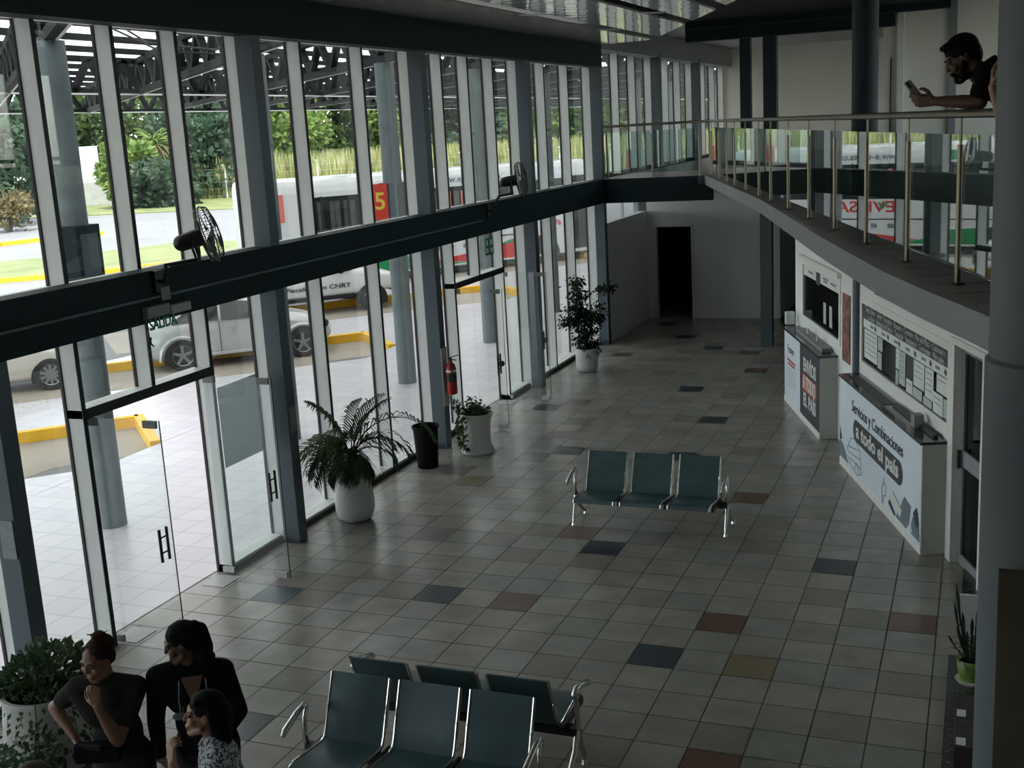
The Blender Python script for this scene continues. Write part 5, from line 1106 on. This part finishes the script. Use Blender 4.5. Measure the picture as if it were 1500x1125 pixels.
# ---------------------------------------------------------------- the bus at the platform
bus = thing('bus', 'white coach with red and green swoosh and dark curtained windows at the platform', 'bus', (-9.5, 35.0, zr))
Bo = V((-6.60, 38.40, 0)); ba = V((-0.631, -0.776, 0)).normalized(); bo = V((0.776, -0.631, 0)).normalized()
def bp(s, o, z): return Bo + ba * s + bo * o + UP * z
def bbox(mb, s0, s1, o0, o1, z0, z1): return mb.obox(bp((s0 + s1) / 2, (o0 + o1) / 2, (z0 + z1) / 2), ba, bo, UP, (s1 - s0) / 2, (o1 - o0) / 2, (z1 - z0) / 2)
b = MB(); sec = [(-2.45, .12), (0, .12), (0.0, 2.85), (-.05, 3.08), (-.18, 3.22), (-.45, 3.28), (-2.0, 3.28), (-2.27, 3.22), (-2.40, 3.08), (-2.45, 2.85)]
b.poly([bp(-1.5, o, z) for o, z in sec], ba * 11.9); b.build('body', M['white_paint'], bus, bevel=0.04)
b = MB(); bbox(b, -1.35, 8.85, -0.01, 0.012, 1.60, 2.70); wn_ = b.build('window_band', M['car_glass'], bus)
b = MB(); rr = random.Random(3); s = -1.2
while s < 8.7:
    w = rr.uniform(.10, .22)
    if rr.random() < .62: bbox(b, s, min(8.7, s + w), 0.012, 0.016, 1.66, 2.55)
    s += w + rr.uniform(.02, .12)
b.build('curtains', M['curtain'], wn_)
b = MB()
for s0 in (3.1, 3.4, 3.9, 4.15): bbox(b, s0, s0 + .13, 0.0165, 0.019, 1.66, 2.55)
b.build('red_curtains', M['lamp_red'], wn_)
b = MB()
for s0 in (8.35, 6.6, 4.55, 2.75, .9): bbox(b, s0 - .03, s0 + .03, 0.012, 0.03, 1.6, 2.72)
b.build('pillars', M['black'], bus)
def bpoly(name, m, pts, o=0.006, par=bus):
    q = MB(); q.poly([bp(s, o, z) for s, z in pts], bo * 0.004); return q.build(name, m, par)
bpoly('red_swoosh', M['bus_red'], [(4.9, .32), (3.4, .50), (1.2, .84), (.55, .84), (.55, .16), (2.2, .16)])
bpoly('green_swoosh', M['bus_green'], [(6.8, .70), (5.6, .62), (4.9, .30), (2.2, .15), (6.8, .15)])
bpoly('green_slash', M['bus_green'], [(2.25, .66), (1.35, .90), (1.15, .90), (1.9, .66)], 0.012)
bpoly('white_line', M['white_paint'], [(6.8, .13), (.55, .13), (.55, .19), (6.8, .19)], 0.012)
b = MB(); bbox(b, 1.0, 8.8, -.005, 0.012, .94, .975); b.build('trim_line', M['black'], bus)
b = MB()
for s0 in (4.0, 4.4, 3.15, 3.45): bbox(b, s0 - .10, s0 + .10, -.005, .012, .68, .82)
b.build('hatches', M['ink_grey'], bus)
b = MB(); bbox(b, -1.45, 10.35, -2.40, -0.05, -.02, .14); b.build('skirt', M['black'], bus)
b = MB(); bbox(b, 9.55, 9.95, -.005, 0.02, 2.02, 2.86); b.build('red_lamp', M['lamp_red'], bus)
b = MB(); bbox(b, 8.86, 9.02, -.005, 0.012, .5, 2.7); b.build('door_gap', M['black'], bus)
b = MB(); bbox(b, -1.48, -.72, -.005, .02, .25, 2.75); b.build('front_door', M['car_glass'], bus)
bt = -ba
text('logo', 'EVHSA', 0.50, bp(3.17, .008, 1.335), bt, UP, M['bus_red'], bus, bold=0.006, width=1.95)
bpoly('logo_tick', M['bus_green'], [(3.95, 1.50), (3.74, 1.28), (3.55, 1.50), (3.62, 1.50), (3.74, 1.38), (3.88, 1.50)], 0.014)
text('web_address', 'www.e-evhsa.com', 0.30, bp(3.2, .006, 2.93), bt, UP, M['ink_grey'], bus, bold=0.004, width=2.35)
bpoly('green_roof_patch', M['bus_green'], [(6.05, 2.78), (5.65, 2.78), (5.65, 3.06), (6.05, 3.06)])
text('fleet_number', '976', 0.26, bp(-.08, .006, 1.2), bt, UP, M['bus_red'], bus, bold=0.008)
def wheel(parent, c, out, r, w, spokes=5, rimr=0.64):
    c = V(c); out = V(out).normalized(); n = 28; u = out.cross(UP).normalized(); prof = [(r * .66, -w / 2), (r * .94, -w / 2), (r, -w * .32), (r, w * .32), (r * .94, w / 2), (r * rimr, w / 2), (r * rimr, w * .2)]
    mb = MB(); mb.add([c + out * o + (math.cos(2 * PI * j / n) * u + math.sin(2 * PI * j / n) * UP) * rr_ for rr_, o in prof for j in range(n)], [(i * n + j, i * n + (j + 1) % n, (i + 1) * n + (j + 1) % n, (i + 1) * n + j) for i in range(len(prof) - 1) for j in range(n)])
    ty = mb.build('wheel', M['tyre'], parent, smooth=True)
    q = MB(); q.rod(c - out * w * .1, c + out * w * .05, r * rimr, n=28); q.build('brake_disc', M['black'], ty)
    q = MB(); q.rod(c, c + out * w * .42, r * .15, n=16)
    for k in range(spokes):
        a = 2 * PI * k / spokes + .3; e = math.cos(a) * u + math.sin(a) * UP; s_ = e.cross(out)
        q.obox(c + e * r * rimr * .55 + out * w * .34, e, s_, out, r * rimr * .45, r * .085, w * .07)
    q.tube([c + out * w * .38 + (math.cos(2 * PI * j / n) * u + math.sin(2 * PI * j / n) * UP) * r * rimr for j in range(n + 1)], r * .05, 6, False)
    q.build('rim', M['rim'], ty)
    return ty
for s in (.45, 7.4):
    bpoly('wheel_arch', M['black'], [(s + .62 * math.cos(PI * k / 14), .14 + .62 * max(0, math.sin(PI * k / 14)) * 1.1) for k in range(15)], 0.008)
    wheel(bus, bp(s, -.12, .33), bo, .47, .30, 8)
# ---------------------------------------------------------------- cars
def car(name, label, c0, fwd, prof, W, paint, wb, wr, win, front=0.85, spokes=5, cat='car', track=None):
    """c0 ground point under the rear axle middle; prof (x, z_bottom, z_belt, z_top, half width at belt, half width at roof)"""
    f = V(fwd).normalized(); r = f.cross(UP); c0 = V(c0)
    t = thing(name, label, cat, tuple(c0 + f * wb / 2))
    P = lambda x, y, z: c0 + f * x + r * y + UP * z
    n = len(prof); vs = []
    for x, zb_, zl, zt_, hw, hr_ in prof:
        k = [(hw * .86, zb_), (hw * .98, zb_ + .10), (hw, (zb_ + zl) / 2), (hw * .97, zl), (hr_ + (hw * .97 - hr_) * .45, zl + (zt_ - zl) * .55), (hr_, zl + (zt_ - zl) * .9), (hr_ * .7, zt_)]
        vs += [P(x, y, z) for y, z in k] + [P(x, -y, z) for y, z in reversed(k)]
    m = 14; fs = [(i * m + j, i * m + (j + 1) % m, (i + 1) * m + (j + 1) % m, (i + 1) * m + j) for i in range(n - 1) for j in range(m)]
    fs += [tuple(range(m)), tuple((n - 1) * m + j for j in range(m - 1, -1, -1))]
    b = MB(); b.add(vs, fs); bd = b.build('body', paint, t, smooth=True)
    sd = bd.modifiers.new('s', 'SUBSURF'); sd.levels = 2; sd.render_levels = 2
    for sg in (1, -1):
        for q_ in win:
            g_ = MB(); g_.add([P(x, sg * y, z) for x, y, z in q_] + [P(x, sg * (y - .02), z) for x, y, z in q_], [tuple(range(len(q_))), tuple(range(2 * len(q_) - 1, len(q_) - 1, -1))] + [(i, (i + 1) % len(q_), len(q_) + (i + 1) % len(q_), len(q_) + i) for i in range(len(q_))])
            g_.build('side_window', M['car_glass'], t)
        for x in (0, wb):
            a = MB(); ar = wr * 1.17
            a.add([P(x + ar * math.cos(PI * k / 12), sg * (W / 2 + .004), wr * .8 + ar * math.sin(PI * k / 12)) for k in range(13)] + [P(x - ar, sg * (W / 2 + .004), .17), P(x + ar, sg * (W / 2 + .004), .17)], [tuple(range(15))]); a.build('wheel_arch', M['black'], t)
            wheel(t, P(x, sg * (W / 2 - .07), wr), r * sg, wr, .21, spokes, .66)
    return t, P
bf = V((0.735, 0.678, 0)).normalized(); brt = bf.cross(UP)
rear_near = V((-8.42, 19.98, zr)) - brt * 0.78
prof = [(-.86, .42, .62, .70, .50, .40), (-.80, .28, .70, .82, .66, .50), (-.55, .20, .84, 1.02, .80, .54), (-.10, .18, .92, 1.30, .87, .56), (.40, .18, .94, 1.46, .86, .58), (1.0, .18, .95, 1.50, .85, .58), (1.55, .18, .95, 1.40, .85, .57), (2.0, .18, .93, 1.08, .86, .56), (2.35, .19, .86, .97, .87, .55), (2.85, .22, .76, .86, .80, .5), (3.18, .28, .62, .72, .62, .45), (3.28, .40, .52, .60, .46, .36)]
win = [[(.85, .835, .99), (1.92, .83, .98), (1.62, .70, 1.30), (.88, .665, 1.40)], [(-.18, .80, 1.00), (.80, .835, .99), (.82, .66, 1.40), (.35, .67, 1.36)]]
t, P = car('car', 'silver rounded two-door car parked outside behind the first doorway', rear_near, bf, prof, 1.72, M['silver'], 2.53, .335, win)
for sg in (1, -1):
    for x in (0, 2.53):                                             # bulging round fenders
        q = MB(); rings = 15
        for k in range(rings):
            a = PI * (k / (rings - 1)) * 1.04 - .06
            for j in range(7):
                e = -PI / 2 + PI * j / 6; rr_ = .44 + .055 * math.cos(e)
                q.v.append(tuple(P(x + rr_ * math.cos(a), sg * (.80 + .075 * math.sin(e)), .27 + rr_ * math.sin(a))))
        q.f = [(k * 7 + j, k * 7 + j + 1, (k + 1) * 7 + j + 1, (k + 1) * 7 + j) for k in range(rings - 1) for j in range(6)]; q.m = [0] * len(q.f)
        q.build('fender', M['silver'], t, smooth=True)
    q = MB(); q.bar(P(.42, sg * .86, .30), P(2.02, sg * .86, .30), .07, .06); q.build('running_board', M['silver'], t, bevel=.01)
    q = MB(); q.bar(P(.98, sg * .885, .82), P(1.14, sg * .885, .82), .02, .03); q.build('door_handle', M['chrome'], t)
    q = MB(); q.bar(P(.80, sg * .872, .30), P(.80, sg * .850, .98), .008, .012); q.bar(P(2.0, sg * .872, .36), P(1.93, sg * .852, .98), .008, .012); q.build('door_seam', M['dark_metal'], t)
    q = MB(); q.ball(P(-.66, sg * .62, .68), (.07, .10, .09), 12); q.build('tail_lamp', M['lamp_red'], t, smooth=True)
    q = MB(); q.bar(P(-.80, sg * .55, .40), P(-.72, sg * .72, .40), .05, .03); q.build('red_reflector', M['bus_red'], t)
    q = MB(); q.ball(P(3.08, sg * .60, .66), (.10, .10, .10), 12); q.build('head_lamp', M['car_glass'], t, smooth=True)
lw = V((-10.12, 18.0, zr)) - brt * 0.76 - bf * 2.6
prof2 = [(-.85, .40, .75, .85, .70, .6), (-.80, .24, .88, .98, .80, .62), (-.3, .18, .93, 1.12, .86, .6), (.3, .18, .94, 1.42, .87, .6), (1.0, .18, .94, 1.48, .87, .6), (1.6, .18, .93, 1.38, .87, .6), (2.1, .18, .90, 1.02, .87, .6), (2.7, .20, .80, .90, .86, .58), (3.2, .24, .66, .76, .78, .55), (3.42, .36, .55, .62, .62, .5)]
win2 = [[(1.05, .85, .98), (2.05, .84, .95), (1.62, .68, 1.30), (1.05, .67, 1.38)], [(-.1, .82, .98), (.98, .85, .98), (.98, .67, 1.38), (.4, .67, 1.34)]]
t, P2 = car('car', 'pale beige saloon car at the far left edge, only its front end in view', lw, bf, prof2, 1.74, M['beige_car'], 2.6, .32, win2, spokes=10)
q = MB(); q.bar(P2(1.0, -.87, .3), P2(1.0, -.85, .95), .008, .012); q.bar(P2(1.0, .87, .3), P2(1.0, .85, .95), .008, .012); q.build('door_seam', M['dark_metal'], t)
sf = V((0.70, 0.714, 0)).normalized(); srt = sf.cross(UP)
sw0 = V((-8.29, 28.09, zr)) - srt * 0.80 - sf * 3.0
prof3 = [(-1.15, .5, .98, 1.04, .84, .80), (-1.1, .45, 1.02, 1.08, .88, .82), (-.2, .42, 1.05, 1.10, .90, .84), (.55, .42, 1.05, 1.12, .90, .84), (.75, .42, 1.05, 1.70, .90, .64), (1.3, .42, 1.06, 1.78, .90, .64), (2.1, .42, 1.06, 1.74, .90, .64), (2.65, .42, 1.06, 1.16, .90, .66), (3.2, .44, .98, 1.06, .90, .7), (3.75, .48, .86, .96, .84, .66), (3.88, .55, .75, .82, .74, .6)]
win3 = [[(1.55, .885, 1.12), (2.5, .88, 1.12), (2.12, .73, 1.60), (1.55, .70, 1.66)], [(.85, .885, 1.12), (1.48, .885, 1.12), (1.48, .70, 1.66), (.9, .70, 1.62)]]
t, P3 = car('pickup', 'white pickup with dark lettering on its side, parked before the bus', sw0, sf, prof3, 1.80, M['white_paint'], 3.0, .37, win3, cat='pickup')
for sg in (1, -1):
    q = MB(); q.bar(P3(.4, sg * .885, .45), P3(2.5, sg * .885, .45), .05, .10); q.build('side_step', M['black'], t)
    q = MB(); q.obox(P3(2.15, sg * 1.0, 1.16), sf, srt, UP, .05, .10, .08); q.build('mirror', M['black'], t, bevel=.02)
    q = MB(); q.bar(P3(1.52, sg * .905, .5), P3(1.52, sg * .885, 1.1), .008, .012); q.build('door_seam', M['dark_metal'], t)
q = MB(); q.obox(P3(3.82, 0, .55), sf, srt, UP, .12, .86, .14); q.build('bumper', M['black'], t, bevel=.03)
text('lettering', 'Fiscalizaci\u00f3n CNRT', 0.16, P3(1.55, .910, .74), sf, UP, M['ink'], t, width=1.75, bold=.003)
q = MB(); q.obox(P3(-.3, 0, 1.18), sf, srt, UP, .75, .78, .06); q.build('bed_cover', M['black'], t)
# ---------------------------------------------------------------- fence, wall, reeds, trees
fA, fB = V((-75, 83.5, 0)), V((-2, 99.5, 0)); fd = (fB - fA).normalized(); fn = V((-fd.y, fd.x, 0))
fc = thing('wire_fence', 'wire mesh fence with pale concrete posts in front of the reeds', 'fence', tuple((fA + fB) / 2))
L = (fB - fA).length; k = 0
while k * 4.2 < L:
    p = fA + fd * (k * 4.2); MB().rod(p + UP * zr, p + UP * 2.3, .075, n=6).rod(p + UP * 2.3, p + UP * 2.75 + fn * -.3, .07, n=6).build('fence_post', M['roofsheet'], fc); k += 1
q = MB()
for z in (.1, .7, 1.3, 1.9, 2.4): q.tube([fA + UP * z, fB + UP * z], .009, 4)
q.build('wires', M['galv'], fc)
rg = random.Random(21)
def reeds(n, a0, a1, d0, d1, h0, h1):
    mb = MB()
    for _ in range(n):
        p = fA.lerp(fB, rg.uniform(a0, a1)) + fn * rg.uniform(d0, d1); h = rg.uniform(h0, h1); a = rg.uniform(0, PI); w = rg.uniform(.10, .28)
        s = V((math.cos(a), math.sin(a), 0)) * w; le = V((rg.gauss(0, .25), rg.gauss(0, .25), 0)); p = p + UP * zr
        mb.add([p - s, p + s, p + s * .6 + UP * h * .6 + le * .5, p - s * .6 + UP * h * .6 + le * .5, p + UP * h + le], [(0, 1, 2, 3), (3, 2, 4)])
    return mb
tag(reeds(14000, .10, 1.0, 1.0, 8, 2.0, 3.9).build('reed_bed', M['reed']), 'tall yellow-green reeds behind the wire fence', 'reeds', kind='stuff')
bw = thing('block_wall', 'grey block wall with a white sheet above it, far left beyond the road', 'wall', (-67, 84, zr)); 
MB().obox((-67.0, 83.6, 0.85), fd, fn, UP, 3.6, .15, 1.0).build('masonry', M['block'], bw)
tag(MB().obox((-68.2, 83.75, 3.42), fd, fn, UP, 3.3, .05, 1.56).build('white_billboard', M['white_paint']), 'large white sheet standing above the grey block wall', 'billboard')
tag(MB().obox((-62.7, 84.75, 2.40), fd, fn, UP, .5, .3, .60).build('brick_stack', M['brick']), 'orange brick stack at the end of the grey block wall', 'bricks')
def tree(name, label, p, h, cr, m, seed, n=2600, leaf=.42, trunk=True, flat=.75, lo=.2):
    r = random.Random(seed); p = V(p); t = thing(name, label, 'tree', tuple(p), 'trees beyond the reeds')
    b = MB(); b.tube([p, p + V((.1, .1, h * .35)), p + V((.2, -.1, h * .7))], [.22, .16, .06], 7)
    for k in range(5): a = r.uniform(0, 6.28); b.tube([p + UP * h * .35, p + UP * h * .6 + V((math.cos(a), math.sin(a), 0)) * cr * .6], [.1, .03], 5)
    b.build('trunk', M['bark'], t)
    blobs = []
    for k in range(18):
        a = r.uniform(0, 6.28); rr_ = cr * math.sqrt(r.random()) * .75; z = h * r.uniform(lo, .84); s = cr * r.uniform(.30, .52) * (1.15 - .5 * z / h)
        blobs.append((p + V((math.cos(a) * rr_ * (1.1 - .5 * z / h), math.sin(a) * rr_ * (1.1 - .5 * z / h), z)), s))
    mb = MB()
    for _ in range(n):
        c, s = r.choice(blobs); d = V((r.gauss(0, 1), r.gauss(0, 1), r.gauss(0, 1))).normalized(); q = c + V((d.x, d.y, d.z * flat)) * s * r.uniform(.72, 1.03)
        dv = (d + V((r.uniform(-1, 1), r.uniform(-1, 1), r.uniform(-.9, .5)))).normalized(); sd = dv.cross(V((r.uniform(-1, 1), r.uniform(-1, 1), r.uniform(-1, 1)))).normalized(); l = leaf * r.uniform(.6, 1.3)
        mb.add([q, q + dv * l * .5 + sd * l * .3, q + dv * l, q + dv * l * .5 - sd * l * .3], [(0, 1, 2, 3)])
    mb.build('foliage', M[m], t)
    return t
def at_px(u, D):                                                    # ground point D metres out on a heading given in degrees left of +Y
    a = math.radians(u); return (7.08 - math.sin(a) * D, math.cos(a) * D, zr)
spec = [(44.5, 90, 8.6, 4.2, 'leafC', 'bushy_tree', 'dark bluish-green bushy tree at the far left edge, before the white sheet'), (46.8, 96, 9.6, 4.6, 'leafA', 'bushy_tree', 'green bushy tree beyond the far left edge, partly out of frame'),
 (42.6, 122, 12.5, 6.0, 'leafA', 'leafy_tree', 'tall dark tree behind the white sheet'), (39.15, 103, 5.6, 2.7, 'leafB', 'bushy_tree', 'bright green bush right of the block wall'), (40.0, 120, 11.5, 5.8, 'leafA', 'leafy_tree', 'dark tall tree just right of the nearest round column'),
 (36.0, 112, 8.8, 5.0, 'leafC', 'leafy_tree', 'feathery bluish tree behind the nearer fan'), (38.0, 101, 4.0, 3.2, 'leafC', 'bushy_tree', 'low bluish shrub behind the fence left of the nearer fan'), (34.2, 120, 11.0, 5.6, 'leafA', 'leafy_tree', 'tree just left of the second steel post'), (37.6, 124, 12.0, 6.0, 'leafA', 'leafy_tree', 'tall tree rising behind the shaggy palm'),
 (31.9, 114, 10.0, 5.2, 'leafB', 'leafy_tree', 'bright yellow-green tree just right of the second steel post'), (29.9, 118, 10.5, 5.4, 'leafA', 'leafy_tree', 'green tree midway between the second post and the numbered sign'), (27.8, 116, 10.0, 5.2, 'leafB', 'leafy_tree', 'bright tree behind the numbered sign column'),
 (25.4, 120, 10.0, 5.2, 'leafA', 'leafy_tree', 'green tree just right of the third steel post'), (23.4, 118, 9.6, 5.0, 'leafC', 'leafy_tree', 'bluish tree midway between the third and fourth steel posts'), (21.4, 120, 9.0, 5.0, 'leafB', 'leafy_tree', 'bright tree just left of the fourth steel post'),
 (19.4, 122, 9.0, 5.0, 'leafB', 'leafy_tree', 'bright tree right of the fourth steel post'), (17.4, 120, 8.6, 5.0, 'leafA', 'leafy_tree', 'green tree past the end of the lower window wall'), (15.4, 122, 8.4, 4.8, 'leafB', 'leafy_tree', 'bright tree seen over the mezzanine corner'), (13.4, 120, 8.8, 4.8, 'leafA', 'leafy_tree', 'green tree in the far mezzanine windows'), (11.4, 124, 8.4, 4.8, 'leafB', 'leafy_tree', 'farthest bright tree at the end of the mezzanine windows')]
for i, (a, D, h, cr, m, nm, lab) in enumerate(spec): tree(nm, lab, at_px(a, D), h, cr, m, 100 + i, 5200, .62, True, .8, .12 if nm == 'bushy_tree' else .2)
tree('dry_bush', 'low dry brown bush at the left edge, before the bluish tree', at_px(44.6, 81), 2.4, 2.2, 'leafD', 77, 900, .4)
pt = thing('palm_tree', 'shaggy palm with dry yellow fronds left of the nearer fan', 'tree', at_px(38.0, 106), 'trees beyond the reeds'); pp = V(at_px(38.0, 106))
MB().tube([pp, pp + UP * 4.8], [.35, .3], 8).build('trunk', M['bark'], pt)
for nm, mm, n, up0 in (('green_fronds', 'leafB', 40, .8), ('dry_fronds', 'leafD', 60, -.3)):
    q = MB()
    for k in range(n):
        a = rg.uniform(0, 6.28); e = up0 + rg.uniform(-.6, .5); pts = [pp + UP * 4.8]; 
        for i in range(5): pts.append(pts[-1] + V((math.cos(a) * math.cos(e), math.sin(a) * math.cos(e), math.sin(e))) * .5); e -= .28
        q.tube(pts, [.07, .09, .09, .07, .05, .02], 4)
    q.build(nm, M[mm], pt)
sp = thing('sapling', 'small young sapling on the grass island by the nearer fan', 'tree', (-21.9, 45.5, -.08)); s0 = V((-21.9, 45.5, -.08))
MB().tube([s0, s0 + UP * 1.0], [.04, .02], 5).build('trunk', M['bark'], sp)
q = MB(); leaves(q, 70, lambda: (s0 + V((rg.gauss(0, .18), rg.gauss(0, .18), 1.1 + rg.gauss(0, .2))), UP), .22, rg); q.build('foliage', M['leafB'], sp)

# ---------------------------------------------------------------- light
w = bpy.data.worlds.new('sky'); SC.world = w; w.use_nodes = True; nt_ = w.node_tree
sky = nt_.nodes.new('ShaderNodeTexSky'); sky.sky_type = 'NISHITA'; sky.sun_elevation = math.radians(58); sky.sun_rotation = math.radians(-40); sky.sun_disc = False; sky.air_density = 1.0; sky.dust_density = 0.8; sky.ozone_density = 1.0
bg = nt_.nodes['Background']; bg.inputs['Strength'].default_value = SKY
hs = nt_.nodes.new('ShaderNodeHueSaturation'); hs.inputs['Saturation'].default_value = 0.45
nt_.links.new(sky.outputs['Color'], hs.inputs['Color']); nt_.links.new(hs.outputs['Color'], bg.inputs['Color'])
sl_ = bpy.data.lights.new('sun', 'SUN'); sl_.energy = SUN; sl_.angle = math.radians(3); sl_.color = (1, .95, .86)
so_ = bpy.data.objects.new('sun', sl_); COL.objects.link(so_)
so_.rotation_euler = V((-0.30, 0.42, -1.0)).to_track_quat('-Z', 'Y').to_euler()
SC.view_settings.view_transform = 'Standard'; SC.view_settings.look = 'None'; SC.view_settings.gamma = 1.0; SC.view_settings.use_curve_mapping = False
SC.view_settings.exposure = EXPO
SC.cycles.use_denoising = True
SC.cycles.max_bounces = 14; SC.cycles.transparent_max_bounces = 24; SC.cycles.diffuse_bounces = 6; SC.cycles.glossy_bounces = 6
SC.cycles.sample_clamp_indirect = 8
SC.cycles.caustics_reflective = False; SC.cycles.caustics_refractive = False
